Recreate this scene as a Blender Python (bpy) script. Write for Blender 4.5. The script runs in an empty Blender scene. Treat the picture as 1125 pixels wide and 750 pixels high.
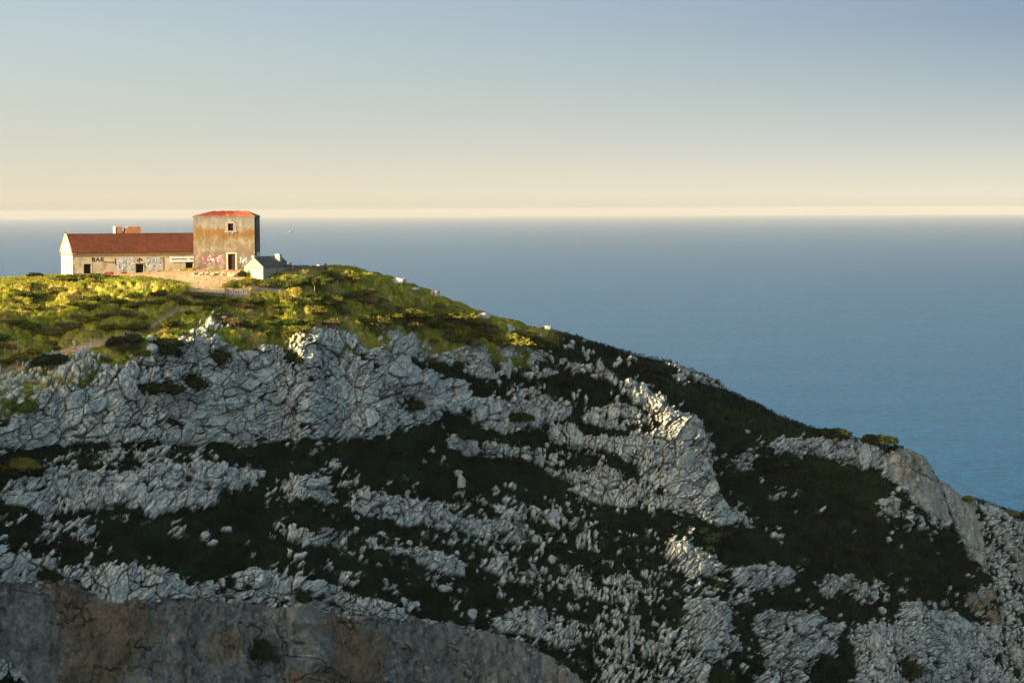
import bpy, math, random
import numpy as np
from mathutils import Matrix, Vector
random.seed(7); rng = np.random.default_rng(7)
R = math.radians
CASTER = True
STEP = 0.62                      # terrain sampling

sc = bpy.context.scene
C = sc.collection
F, CX, CY = 2187.0, 562.5, 375.0
EYE = 150.0                      # eye height above the sea
PITCH = math.atan((375-232.5)/F); ROLL = 0.00444

# ------------------------------------------------------------------ camera
R0 = Vector((1,0,0)); U0 = Vector((0,math.sin(PITCH),math.cos(PITCH))); FW = Vector((0,math.cos(PITCH),-math.sin(PITCH)))
XA = R0*math.cos(ROLL)-U0*math.sin(ROLL); YA = R0*math.sin(ROLL)+U0*math.cos(ROLL)
cd = bpy.data.cameras.new('camera'); cam = bpy.data.objects.new('camera', cd); C.objects.link(cam)
cd.sensor_width = 36; cd.lens = F/1125*36; cd.clip_start = 1; cd.clip_end = 200000
m = Matrix((XA, YA, -FW)).transposed().to_4x4(); m.translation = (0,0,EYE); cam.matrix_world = m
sc.camera = cam

def slopes(u, v):
    """bearing X/Y and rise Z/Y of a sight line (terrain survey helper)"""
    xc = (u-CX)/F; yc = (CY-v)/F
    xl = xc*math.cos(ROLL)+yc*math.sin(ROLL); yl = -xc*math.sin(ROLL)+yc*math.cos(ROLL)
    Y = yl*math.sin(PITCH)+math.cos(PITCH); Z = yl*math.cos(PITCH)-math.sin(PITCH)
    return xl/Y, Z/Y
def P(u, v, d):
    a, b = slopes(u, v); return Vector((a*d, d, EYE+b*d))

# ------------------------------------------------------------------ noise
def h2(i, j, s):
    n = (i.astype(np.int64)*374761393 + j.astype(np.int64)*668265263 + s*974711) & 0xffffffff
    n = ((n ^ (n >> 13))*1274126177) & 0xffffffff
    n = ((n ^ (n >> 16))*2246822519) & 0xffffffff
    n = n ^ (n >> 15)
    return (n & 0xffffff)/float(0xffffff)
def noise(x, y, s=0):
    i = np.floor(x); j = np.floor(y); fx = x-i; fy = y-j
    i = i.astype(np.int64); j = j.astype(np.int64)
    a = fx*fx*fx*(fx*(fx*6-15)+10); b = fy*fy*fy*(fy*(fy*6-15)+10)
    v00 = h2(i,j,s); v10 = h2(i+1,j,s); v01 = h2(i,j+1,s); v11 = h2(i+1,j+1,s)
    return ((v00*(1-a)+v10*a)*(1-b)+(v01*(1-a)+v11*a)*b)*2-1
def fbm(x, y, s=0, o=4, g=.5):
    t = 0; a = 1; n = 0
    for k in range(o):
        t = t+a*noise(x*2**k+k*17.3, y*2**k-k*9.1, s+k); n += a; a *= g
    return t/n
def worley(x, y, s=0, jit=.85):
    i0 = np.floor(x).astype(np.int64); j0 = np.floor(y).astype(np.int64)
    f1 = np.full(x.shape, 9.); f2 = np.full(x.shape, 9.); dx1 = np.zeros(x.shape); dy1 = np.zeros(x.shape)
    hi = np.zeros(x.shape, np.int64); hj = np.zeros(x.shape, np.int64)
    for di in (-1,0,1):
        for dj in (-1,0,1):
            i = i0+di; j = j0+dj
            px = i+.5+jit*(h2(i,j,s)-.5); py = j+.5+jit*(h2(i,j,s+31)-.5)
            dx = x-px; dy = y-py; d = np.sqrt(dx*dx+dy*dy)
            c = d < f1
            f2 = np.where(c, f1, np.minimum(f2, d))
            f1 = np.where(c, d, f1); dx1 = np.where(c, dx, dx1); dy1 = np.where(c, dy, dy1)
            hi = np.where(c, i, hi); hj = np.where(c, j, hj)
    return f1, f2, dx1, dy1, hi, hj
def sstep(a, b, x):
    t = np.clip((x-a)/(b-a), 0, 1); return t*t*(3-2*t)
def blur(a, sy, sx):
    for ax, s in ((0,sy),(1,sx)):
        if s <= 0: continue
        r = int(3*s)+1; k = np.exp(-.5*(np.arange(-r,r+1)/s)**2); k /= k.sum()
        pad = [(0,0),(0,0)]; pad[ax] = (r,r); b = np.pad(a, pad, mode='edge')
        out = np.zeros_like(a)
        for q in range(2*r+1):
            out += k[q]*(b[q:q+a.shape[0],:] if ax == 0 else b[:,q:q+a.shape[1]])
        a = out
    return a

# ------------------------------------------------------------------ surveyed map of the hillside
W_, H_ = 1125, 770
YY, XX = np.mgrid[0:H_, 0:W_]
def poly(a, pts, val, mx=True):
    xs = [p[0] for p in pts]; ys = [p[1] for p in pts]
    x0, x1, y0, y1 = max(0,int(min(xs))-1), min(W_,int(max(xs))+2), max(0,int(min(ys))-1), min(H_,int(max(ys))+2)
    X = XX[y0:y1,x0:x1]; Y = YY[y0:y1,x0:x1]; ins = np.zeros(X.shape, bool)
    n = len(pts)
    for k in range(n):
        (ax,ay),(bx,by) = pts[k], pts[(k+1)%n]
        if ay == by: continue
        c = ((ay > Y) != (by > Y)) & (X < (bx-ax)*(Y-ay)/(by-ay)+ax); ins ^= c
    sub = a[y0:y1,x0:x1]
    if mx: sub[ins] = np.maximum(sub[ins], val)
    else: sub[ins] = val
def ell(cx, cy, rx, ry, n=14):
    return [(cx+rx*math.cos(2*PI_*k/n), cy+ry*math.sin(2*PI_*k/n)) for k in range(n)]
PI_ = math.pi
ROCK = np.zeros((H_,W_)); SMOOTH = np.zeros((H_,W_)); OCHRE = np.zeros((H_,W_)); SOIL = np.zeros((H_,W_)); GREEN = np.zeros((H_,W_))
rocks = [
 (1,[(0,475),(12,455),(28,455),(40,440),(58,436),(75,424),(90,430),(108,412),(112,402),(130,405),(150,392),(168,388),(190,380),(213,378),(237,372),(250,378),(262,390),(290,380),(312,385),(335,375),(352,368),(380,368),(400,385),(412,386),(432,393),(450,398),(458,410),(470,405),(482,420),(500,418),(512,440),(500,455),(475,452),(468,465),(440,470),(420,480),(400,483),(375,485),(330,484),(300,490),(260,490),(200,490),(150,488),(100,490),(60,493),(0,498)]),
 (.9,[(55,415),(70,405),(92,402),(96,410),(72,420)]),(.9,[(78,392),(92,388),(100,394),(95,400),(80,398)]),
 (.42,[(0,412),(60,395),(100,392),(110,405),(60,440),(30,450),(0,460)]),
 (.55,[(155,385),(165,380),(175,378),(172,390),(158,392)]),
 (.75,[(203,368),(215,360),(232,352),(242,362),(228,368),(215,372)]),(.4,[(190,375),(225,372),(245,365),(250,380),(215,384)]),
 (.8,[(305,378),(318,372),(335,370),(350,362),(362,370),(380,374),(390,382),(350,386),(320,388)]),
 (.85,[(418,368),(440,367),(455,372),(470,382),(478,392),(462,396),(445,390),(425,382)]),
 (.9,[(468,380),(480,392),(500,382),(506,402),(490,402),(475,398)]),
 (1,[(500,385),(520,384),(530,395),(541,410),(541,420),(525,418),(505,412)]),
 (.8,[(538,398),(560,400),(561,412),(545,411)]),(.8,[(545,385),(563,377),(569,384),(561,398),(545,395)]),
 (.8,[(575,388),(597,388),(606,400),(590,402),(575,400)]),(1,[(570,412),(600,407),(616,412),(600,418),(575,416)]),
 (.9,[(605,400),(620,398),(640,404),(655,401),(665,410),(681,415),(678,421),(665,419),(650,413),(630,413)]),
 (1,[(555,364),(562,363),(570,367),(566,369)]),(1,[(572,367),(582,366),(598,373),(592,375)]),(1,[(608,380),(622,379),(632,385),(628,388)]),(.8,[(630,385),(642,386),(650,396),(640,394)]),
 (.55,[(553,430),(592,428),(590,438),(560,437)]),
 (1,[(512,441),(530,438),(555,443),(575,443),(600,437),(611,445),(627,450),(622,460),(600,466),(590,470),(550,474),(530,470),(519,462)]),
 (.85,[(636,460),(650,451),(680,447),(700,450),(714,465),(700,471),(680,474),(655,469)]),
 (1,[(678,420),(690,418),(712,430),(737,448),(757,461),(769,465),(776,490),(784,520),(790,545),(802,560),(830,578),(790,579),(768,575),(752,566),(738,552),(722,532),(700,522),(712,508),(740,500),(742,480),(725,465),(700,448)]),
 (.8,[(485,482),(520,484),(560,492),(590,494),(616,497),(618,512),(590,511),(565,506),(540,504),(500,500),(485,492)]),
 (.95,[(600,472),(625,468),(642,481),(680,480),(720,473),(745,478),(748,520),(738,536),(702,512),(660,496),(630,496),(604,490)]),
 (.9,[(590,517),(640,520),(662,508),(690,523),(716,530),(722,546),(752,548),(760,566),(722,558),(690,560),(660,556),(640,546),(618,530)]),
 (1,[(0,548),(8,530),(22,527),(40,530),(52,517),(80,525),(110,522),(130,524),(155,515),(187,515),(215,511),(245,514),(270,515),(291,522),(285,531),(262,540),(245,542),(235,558),(215,562),(190,566),(170,568),(150,563),(125,561),(100,560),(75,564),(50,568),(25,562),(0,554)]),
 (.45,[(40,508),(95,500),(150,496),(220,495),(250,505),(215,512),(100,520),(50,520)]),(1,[(104,501),(120,495),(137,502),(135,511),(110,513)]),
 (.85,[(43,590),(65,580),(95,571),(108,572),(101,586),(92,600),(65,598)]),
 (1,[(307,536),(320,529),(345,532),(363,540),(363,553),(350,556),(320,549)]),
 (.85,[(372,560),(390,549),(410,548),(450,551),(490,560),(500,570),(530,574),(560,564),(576,575),(592,590),(580,598),(555,596),(530,591),(500,586),(460,579),(430,573),(400,569)]),
 (.45,[(385,540),(440,545),(500,552),(500,565),(400,552)]),
 (.6,[(595,562),(612,563),(622,580),(600,588)]),(.7,[(624,572),(650,577),(656,586),(640,593),(628,585)]),(.35,[(545,550),(660,580),(650,600),(560,600)]),
 (.7,[(303,587),(345,587),(377,583),(381,601),(350,606),(315,598)]),(.55,[(388,595),(412,590),(414,602),(390,602)]),
 (.85,[(414,604),(440,602),(480,611),(502,620),(513,633),(495,636),(475,629),(445,621)]),
 (.55,[(520,610),(550,615),(548,628),(530,625)]),(.55,[(565,628),(585,622),(590,645),(570,645)]),(.6,[(620,635),(650,628),(650,658),(625,655)]),
 (.7,[(664,648),(678,634),(700,640),(706,655),(690,666),(670,663)]),(.5,[(700,645),(715,650),(710,662),(700,660)]),
 (.95,[(731,597),(755,602),(768,610),(792,620),(798,628),(786,633),(760,636),(737,626)]),
 (1,[(798,629),(805,624),(830,624),(858,626),(871,631),(866,646),(840,651),(820,651),(800,641)]),
 (.85,[(891,641),(900,639),(915,634),(935,633),(945,644),(957,648),(957,663),(945,666),(935,651),(905,657)]),(.7,[(962,650),(972,649),(982,664),(967,662)]),
 (.85,[(748,662),(765,659),(800,667),(806,690),(812,700),(800,720),(806,770),(745,770)]),
 (.9,[(825,680),(850,674),(875,677),(890,677),(905,683),(923,690),(916,715),(885,726),(875,738),(890,770),(830,770),(836,720),(828,700)]),
 (.95,[(935,691),(950,684),(975,690),(990,680),(990,664),(1005,664),(1020,669),(1045,679),(1060,688),(1085,690),(1096,705),(1096,725),(1102,770),(934,770),(940,720)]),
 (.8,[(538,686),(555,670),(590,667),(600,679),(625,684),(640,692),(635,706),(610,716),(600,708),(580,701),(545,699)]),
 (.58,[(636,690),(660,674),(692,676),(705,694),(722,700),(722,690),(735,684),(750,690),(750,770),(650,770),(660,720),(650,706)]),
 (.7,[(440,693),(460,690),(462,700),(445,702)]),
 (.95,[(0,612),(14,606),(30,612),(50,615),(70,622),(90,624),(130,624),(150,624),(180,627),(200,632),(220,640),(250,634),(270,628),(310,634),(340,638),(370,645),(395,655),(430,665),(448,680),(395,676),(340,668),(300,662),(250,662),(200,662),(150,660),(110,655),(90,640),(50,637),(30,645),(0,650)]),
 (.95,[(832,492),(860,487),(900,485),(945,484),(965,489),(970,500),(972,512),(940,514),(915,508),(880,502),(850,499)]),
 (.5,[(830,495),(870,503),(890,508),(850,504)]),(.45,[(790,500),(825,500),(828,516),(800,518)]),
 (.75,[(960,553),(975,550),(990,562),(1010,572),(1022,582),(1030,590),(1000,578),(975,566)]),
 (.9,[(735,397),(760,405),(790,417),(796,429),(765,424),(745,415)]),(.9,[(740,416),(756,420),(752,425),(742,421)]),(.6,[(685,391),(698,394),(695,401),(686,399)]),
 (.9,[(1066,549),(1090,557),(1110,568),(1125,572),(1125,612),(1105,590),(1085,580)]),(.6,[(1085,575),(1125,600),(1125,750),(1110,700),(1090,640)]),
 (.7,[(1055,652),(1080,644),(1103,660),(1125,690),(1125,770),(1100,770),(1095,708),(1085,690),(1062,668)]),
 (.55,[(485,320),(497,322),(490,327)]),
]
for dn, p in rocks: poly(ROCK, p, dn)
for p in (ell(172,428,26,6), ell(212,420,12,8), ell(240,393,9,10), ell(447,446,11,8), ell(566,461,13,8), ell(605,583,6,4), ell(995,737,9,14), ell(788,746,12,14), ell(50,632,13,6), ell(329,655,7,7), ell(205,636,7,10), ell(318,396,8,7), ell(355,417,5,5), ell(400,395,7,4)):
    poly(ROCK, p, 0.0, False)
smooth = [(1,[(0,645),(30,642),(50,636),(90,642),(110,655),(150,659),(250,661),(340,669),(400,677),(470,682),(500,689),(540,701),(580,716),(620,736),(650,770),(50,770),(28,750),(0,728)]),
 (1,[(965,512),(975,502),(985,494),(1000,494),(1020,504),(1028,530),(1036,560),(1039,577),(1020,571),(1000,546),(985,531),(970,521)]),
 (1,[(1028,526),(1045,534),(1062,545),(1072,570),(1079,600),(1087,632),(1072,626),(1060,600),(1042,571),(1036,551)]),
 (.8,[(1095,588),(1108,595),(1125,622),(1125,640),(1105,615)]),
 (.48,[(468,432),(478,420),(496,414),(513,424),(516,440),(502,455),(486,450),(478,441)])]
for dn, p in smooth: poly(SMOOTH, p, dn); poly(ROCK, p, dn)
for p in (ell(283,716,11,17), ): poly(SMOOTH, p, 0, False); poly(ROCK, p, 0, False)
for dn, p in [(1,[(35,640),(60,638),(95,655),(100,662),(160,655),(170,680),(190,685),(150,712),(128,770),(55,770),(70,705),(62,670)]),
 (.9,[(214,728),(219,702),(240,680),(263,710),(240,731),(225,742)]),(1,[(340,676),(385,673),(392,690),(422,690),(426,715),(421,745),(400,770),(330,770),(300,747),(362,716),(350,695)]),
 (.6,[(975,503),(1000,498),(1012,520),(1010,560),(985,530)]),(1,[(1058,652),(1080,646),(1100,662),(1108,690),(1090,690),(1065,668)]),(.9,[(1100,710),(1112,720),(1110,770),(1100,770)]),
 (.55,[(475,425),(500,420),(514,428),(514,448),(480,445)]),(.5,[(1045,545),(1065,560),(1072,600),(1050,570)]),(.8,[(1098,590),(1110,600),(1125,625),(1110,618)])]:
    poly(OCHRE, p, dn)
def line(a, pts, w, val):
    for (x0,y0,w0),(x1,y1,w1) in zip(pts, pts[1:]):
        n = int(max(abs(x1-x0),abs(y1-y0)))+1
        for k in range(n+1):
            t = k/n; x = x0+(x1-x0)*t; y = y0+(y1-y0)*t; r = w0+(w1-w0)*t
            ys = slice(max(0,int(y-r-2)),int(y+r+3)); xs = slice(max(0,int(x-2*r-3)),int(x+2*r+4))
            d = ((XX[ys,xs]-x)/(1.6*r))**2+((YY[ys,xs]-y)/r)**2
            a[ys,xs] = np.where(d < 1, np.maximum(a[ys,xs],val), a[ys,xs])
line(SOIL, [(-5,412,3.6),(30,403,3.4),(60,393,3.2),(90,382,3),(125,374,3),(150,366,2.2),(175,352,1.6),(200,338,1.3)], 0, 1)
poly(SOIL, [(100,301),(150,299.5),(215,297),(262,298),(268,304),(258,311),(240,318),(250,325),(205,322),(212,312),(190,307),(160,304),(110,304)], .95)
poly(SOIL, [(240,318),(275,318),(272,326),(250,330)], .9); poly(SOIL, [(275,312),(312,311),(314,315),(278,316)], .9)
line(SOIL, [(318,304,1.6),(340,303,1.2)], 0, .8)
line(SOIL, [(215,358,1.2),(250,352,1.2),(300,345,1)], 0, .55)
poly(GREEN, [(150,302),(195,306),(205,312),(175,313),(145,308)], 1)
for c in [(560,375,25,7),(440,345,38,6),(478,345,34,7),(510,350,28,6),(540,370,28,9),(300,313,50,7),(340,308,22,6),(412,358,22,6)]: poly(GREEN, ell(*c), .8)
poly(GREEN, [(740,420),(820,455),(900,480),(960,520),(1000,560),(960,560),(880,520),(800,480)], .55)
poly(GREEN, [(860,505),(930,515),(930,540),(870,530)], .8)
ROCKb = blur(ROCK, 1.3, 1.3); ROCKw = blur(ROCK, 4, 5); SMb = blur(SMOOTH, 1.2, 1.2); OCb = blur(OCHRE, 7, 7); SOb = blur(SOIL, .7, 1.0); GRb = blur(GREEN, 2, 3)
def samp(a, u, v):
    u = np.clip(u, 0, W_-1.01); v = np.clip(v, 0, H_-1.01); i = u.astype(int); j = v.astype(int); fu = u-i; fv = v-j
    return (a[j,i]*(1-fu)+a[j,i+1]*fu)*(1-fv)+(a[j+1,i]*(1-fu)+a[j+1,i+1]*fu)*fv

# ------------------------------------------------------------------ headland form
cr = np.array([(-900,325),(-300,315),(-60,308),(0,306),(30,303.5),(60,302.5),(75,300),(140,297.5),(180,295.5),(215,293.5),(330,292.5),(370,293),(385,294.5),(400,298),(420,304),(440,310),(460,318),(480,325),(500,333),(520,341),(545,348),(580,358),(620,368.5),(660,380),(700,391),(720,395),(740,399),(760,408),(790,421),(800,430),(840,449),(870,463),(900,474),(935,482),(960,486),(985,491),(1000,495),(1015,502),(1022,514),(1030,527),(1042,533),(1052,542),(1062,546),(1085,553),(1100,559),(1125,564),(1300,640),(1700,700)], float)
crest = lambda u: np.interp(u, cr[:,0], cr[:,1])
Dc = lambda u: np.interp(u, [-900,0,60,330,400,560,740,900,1000,1125,1700],[300,322,330,330,328,334,348,362,372,388,450])
def tab(u, xs, ys): return np.interp(u, xs, ys)
cu = [np.arange(-20-2, 1145+2, STEP)]
left = -20-2-np.cumsum(1.0*1.035**np.arange(1,100)); left = left[left > -900][::-1]
right = 1147+np.cumsum(1.0*1.035**np.arange(1,100)); right = right[right < 1650]
U = np.concatenate([left, cu[0], right]); NU = len(U)
NV = int(470/STEP)
cc = crest(U); 
# smooth the crest a little
kk = np.exp(-.5*(np.arange(-6,7)/2.5)**2); kk /= kk.sum(); cc = np.convolve(np.pad(cc,6,mode='edge'), kk, 'valid')
T = np.linspace(0, 1, NV)
V = cc[None,:]+(np.maximum(768,cc+60)-cc)[None,:]*T[:,None]
UU = np.repeat(U[None,:], NV, 0)
b1 = tab(UU, [-900,0,60,110,200,300,400,500,600,680,750,800,1125,1700],[470,455,432,405,380,380,378,388,402,425,462,505,640,760])
b2 = tab(UU, [-900,0,250,400,500,620,700,800,900,1125,1700],[500,496,490,485,502,515,552,582,640,700,800])
b3 = tab(UU, [-900,0,150,250,370,500,640,800,1125,1700],[600,612,628,638,650,690,752,760,720,800])
p1 = np.repeat((cc+5)[None,:], NV, 0)
sP = tab(UU, [-900,330,420,500,700,1125],[.0,.0,.2,.35,.5,.8])
sB = tab(UU, [-900,300,450,600,750,900,1125],[.19,.19,.3,.45,.62,.8,1.1])
sC = tab(UU, [-900,500,700,800,1125],[2.2,2.0,1.25,.9,1.1])
sD = tab(UU, [-900,500,1125],[.72,.72,.9]); sE = tab(UU, [-900,400,600,700,1125],[4.,4.,2.0,1.3,1.5])
S = np.where(V < p1, sP, np.where(V < b1, sB, np.where(V < b2, sC, np.where(V < b3, sD, sE))))
S = blur(S, 5/STEP/ (1.0), 22)
S = np.where(V < cc[None,:]+4.5, S*sstep(325,430,UU), S)
A = np.zeros((NV,NU)); B = np.zeros((NV,NU))
xc = (UU-CX)/F; yc = (CY-V)/F
xl = xc*math.cos(ROLL)+yc*math.sin(ROLL); yl = -xc*math.sin(ROLL)+yc*math.cos(ROLL)
yw = yl*math.sin(PITCH)+math.cos(PITCH); A = xl/yw; B = (yl*math.cos(PITCH)-math.sin(PITCH))/yw
lnd = np.zeros((NV,NU)); dB = np.diff(B, axis=0)
rate = 1/(S-B+.004)
lnd[1:] = np.cumsum(dB*.5*(rate[1:]+rate[:-1]), axis=0)
zm = (V >= p1) & (V < b1)                        # keep the cliff top on one straight strike line
ip = np.argmax(V >= p1, axis=0); ib = np.maximum(np.argmax(V >= b1, axis=0), ip+5); ci_ = np.arange(NU)
dtg = np.log(np.interp(U, [-900,-300,0,100,200,300,400,500,600,700],[200,240,262,272,282,293,305,320,334,344]))-np.log(Dc(U))
fac = (dtg-lnd[ip,ci_])/(lnd[ib,ci_]-lnd[ip,ci_]); fac = 1+(np.clip(fac,.25,2.5)-1)*(1-sstep(600,720,U))
fac = np.convolve(np.pad(fac,60,mode='edge'), np.ones(121)/121, 'valid')
rate = rate*(1+(fac[None,:]-1)*blur(zm.astype(float),4,8))
lnd[1:] = np.cumsum(dB*.5*(rate[1:]+rate[:-1]), axis=0)
lnD = np.log(Dc(U))[None,:]+lnd; k0 = 40; kern = np.exp(-.5*(np.arange(-k0,k0+1)/(11/STEP*.62*1.2))**2); kern /= kern.sum()
padD = np.pad(lnD, ((0,0),(k0,k0)), mode='edge'); lnD = sum(kern[q]*padD[:,q:q+NU] for q in range(2*k0+1)); D = np.exp(lnD)
D = np.concatenate([D[:1], D[1:]], 0)
Xw = A*D; Yw = D; Zw = B*D                       # Z relative to the eye
# outward normal of the smooth form
def grad(a): return np.gradient(a, axis=0), np.gradient(a, axis=1)
def normals(X, Y, Z):
    xv, xu = grad(X); yv, yu = grad(Y); zv, zu = grad(Z)
    n = np.stack([yu*zv-zu*yv, zu*xv-xu*zv, xu*yv-yu*xv], -1); n = -n
    n /= np.linalg.norm(n, axis=-1, keepdims=True)+1e-12
    sg = np.sign(n[...,2:3]-n[...,1:2]); return n*sg
N0 = normals(blur(Xw,3,6), blur(Yw,3,6), blur(Zw,3,6))
seg = np.sqrt(np.diff(Xw,axis=0)**2+np.diff(Yw,axis=0)**2+np.diff(Zw,axis=0)**2)
arc = np.zeros((NV,NU)); arc[1:] = np.cumsum(seg, axis=0)
Q = -Zw*.8-Yw*.45                                # down-slope coordinate, continuous over the surface
# --- rock layout
wu = UU+6*fbm(Xw/3,Q/2,401,4); wv = V+4*fbm(Xw/2.5,Q/1.5,402,4)
mr = samp(ROCKb, wu, wv); mw = samp(ROCKw, UU, V); ms = samp(SMb, UU*.6+wu*.4, V*.6+wv*.4); mo = samp(OCb, wu, wv); mso = samp(SOb, UU*.6+wu*.4, V*.75+wv*.25); mg = samp(GRb, UU, V)
ang = tab(UU, [-900,100,300,450,560,700,800,920,960,1125],[R(58),R(58),R(50),R(60),R(85),R(80),R(45),R(45),R(84),R(80)])
ang = ang+.5*noise(Xw/14, Q/12, 5)
wx = Xw+.30*fbm(Xw/1.3, Q/1.3, 11, 3); wq = Q+.30*fbm(Xw/1.3, Q/1.3, 12, 3)
def rot(x, q, a): return x*np.cos(a)-q*np.sin(a), x*np.sin(a)+q*np.cos(a)
ANG = np.array([R(40),R(56),R(82)])
z1, z2, _, _, zi, zj = worley(Xw/6.5+.2*noise(Xw/2,Q/2,66), Q/6.5, 67)
sel = np.abs((ang+R(16)*(h2(zi,zj,68)-.5))[...,None]-ANG).argmin(-1)
zone_edge = 1-sstep(.015,.05,z2-z1)
need = (np.maximum(mr, mw) > .01) | (V > b1)
keys = ['f1','f2','dx','dy','hi','hj','g1','g2','ex','ey','gi','gj','k1','k2','kx','ky','ki','kj']
st_ = {k: np.zeros(Xw.shape, np.int64 if k in ('hi','hj','gi','gj','ki','kj') else float) for k in keys}
st_['f1'][:] = st_['g1'][:] = st_['k1'][:] = .2; st_['f2'][:] = st_['g2'][:] = st_['k2'][:] = .8
for q_ in range(3):
    ms_ = need & (sel == q_)
    la, lb = rot(wx[ms_], -wq[ms_], -ANG[q_])
    res = worley(la/(1.1,1.15,1.0)[q_]+q_*40, lb/(.43,.42,.44)[q_], 3+q_*100, .95)+worley(la/3.2+7.7, lb/1.6+3.3, 9+q_*100, .95)+worley(la/.50+1.7, lb/.30+9.3, 19+q_*100)
    for k, r_ in zip(keys, res): st_[k][ms_] = r_
f1,f2,dx,dy,hi,hj,g1,g2,ex,ey,gi,gj,k1,k2,kx,ky,ki,kj = (st_[k] for k in keys)
hc = h2(hi,hj,71); hg = h2(gi,gj,72); hk = h2(ki,kj,73)
edge = f2-f1; edgeg = g2-g1
ph_ = R(14); strata = fbm((Xw*np.cos(ph_)-(-Q)*-np.sin(ph_)*-1)/7, (Q*np.cos(ph_)-Xw*np.sin(ph_))/.9, 45, 4)
loose = .17*sstep(250,330,UU)*(1-sstep(780,860,UU))*sstep(18,40,V-b2)*(1-ms)
present = np.maximum(np.maximum(mr, .62*mw), loose)+.42*strata*sstep(.0,.12,np.maximum(mw,loose))+.75*(hc-.5)+.34*(hg-.5)+.30*fbm(Xw/3,Q/3,44,3)-.465
lowr = sstep(560,640,UU)*sstep(585,625,V)+.6*sstep(640,700,UU)*sstep(400,440,V)
crackw = .058+.06*noise(Xw/5,Q/5,23)+.07*np.clip(lowr,0,1)
crk = 1-sstep(crackw*.3, crackw+.06, edge)
crg = 1-sstep(.02, .07, edgeg)
crk = np.maximum(crk*(.25+.75*(noise(Xw/1.1,Q/1.1,24)>-.35)), np.maximum(crg*.8, zone_edge*.5))
mass = sstep(.82,.9,hg); crk = np.maximum(crk*(1-.75*mass), np.maximum(crg*.85, zone_edge*.5))
fine = (1-sstep(.03,.12,k2-k1))*.5
rockm = sstep(-.03, .05, present)*(1-sstep(.45,.62,samp(blur(SMOOTH,7,7), UU, V)+.6*fbm(Xw/1.8,Q/1.2,61,4)*(V>600)))
rockm = rockm*np.where((mr < .93)&(ms<.2), 1-crk, 1)       # loose blocks stand apart
ms2 = samp(blur(SMOOTH,7,7), UU, V)+.45*fbm(Xw/1.8,Q/1.2,61,4)+.10*fbm(Xw/6,Q/6,62,2); ms2 = np.where(V > 600, ms2, ms+.12*fbm(Xw/1.3,Q/1.3,61,3))
rock_any = np.maximum(rockm, sstep(.38,.56,ms2))
tiltx = (h2(hi,hj,81)-.5); tilty = (h2(hi,hj,82)-.5)
gtx = (h2(gi,gj,83)-.5); gty = (h2(gi,gj,84)-.5)
ktx = (h2(ki,kj,85)-.5); kty = (h2(ki,kj,86)-.5)
hb = (.30*hc+.55*(dx*tiltx*1.3+dy*tilty))*(1-.6*mass)+.75*hg+1.1*(ex*gtx*1.5+ey*gty)+.30*(kx*ktx+ky*kty)+.06*hk-(.34+.16*np.clip(lowr,0,1))*crk-.26*crg-.05*fine+.06*fbm(Xw/.35,Q/.35,25,2)
dome = 0
n_w = noise(Xw,Q,58)
ln1 = 1-sstep(0,.035,np.abs(fbm(Xw/5+.3*n_w,Q/5,53,4))); ln2 = 1-sstep(0,.03,np.abs(fbm(Xw/2.2,Q/4.5,55,4)))
lines = np.clip(ln1*(noise(Xw/4,Q/4,54)>-.15)+.8*ln2*(noise(Xw/3,Q/3,56)>.05),0,1)
hs = 1.3*np.abs(fbm(Xw/7,Q/9,57,4))+.9*fbm(Xw/4.5,Q/7,51,5)+.50*fbm(Xw/.9,Q/1.2,52,4)-.35*lines
# --- scrub cushions
big = fbm(Xw/9, Yw/9, 33, 3)
c1, c2, cdx, cdy, ci, cj = worley(Xw/2.3+.25*noise(Xw,Yw,1), Yw/2.3+.25*noise(Xw,Yw,2), 29)
hcush = h2(ci,cj,30); rad = .45+.35*hcush
q1, q2, _, _, qi, qj = worley(Xw/.85, Yw/.85, 39); hq = h2(qi,qj,40)
cush = np.sqrt(np.clip(1-(c1/rad)**2, 0, 1))*(.35+.75*hcush)
small = np.sqrt(np.clip(1-(q1/.62)**2, 0, 1))*(.12+.28*hq)
flat = np.clip(1-1.6*np.maximum(mso, np.maximum(samp(SOb,UU,V-4), samp(SOb,UU,V-8))*.9), 0, 1)
veg = (cush*.75+small*.9)*flat*np.where(UU < 640, 1+.35*sstep(330,420,UU), .7)+.12*big*flat
steepveg = sstep(.45,.75,S)
s1_, _, _, _, si, sj = worley(Xw/2.6+.3*noise(Xw,Q,3), Q/2.0, 93)
veg = veg*(1-.75*steepveg)+steepveg*(.5*fbm(Xw/2.2,Q/2.2,91,4)+.55*np.sqrt(np.clip(1-(s1_/.7)**2,0,1))*h2(si,sj,94))
disp = np.where(True, veg*(1-rock_any), 0)+rockm*(.22+.25*mw+hb+dome)+np.clip(rock_any-rockm,0,1)*(.55+hs)
disp = disp+.45*(mw-.3)*np.clip(mw*2,0,1)+.8*fbm(Xw/16,Q/16,95,3)*sstep(8,40,V-cc[None,:])
fade = sstep(0, 12, (V-cc[None,:]))*.65+.35
pf = 1-sstep(325,400,UU); disp = disp*(sstep(3.,16.,V-cc[None,:])*pf+fade*(1-pf))
N0[:NV//60] = N0[NV//60]
Xd = Xw+N0[...,0]*disp; Yd = Yw+N0[...,1]*disp; Zd = Zw+N0[...,2]*disp
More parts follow.
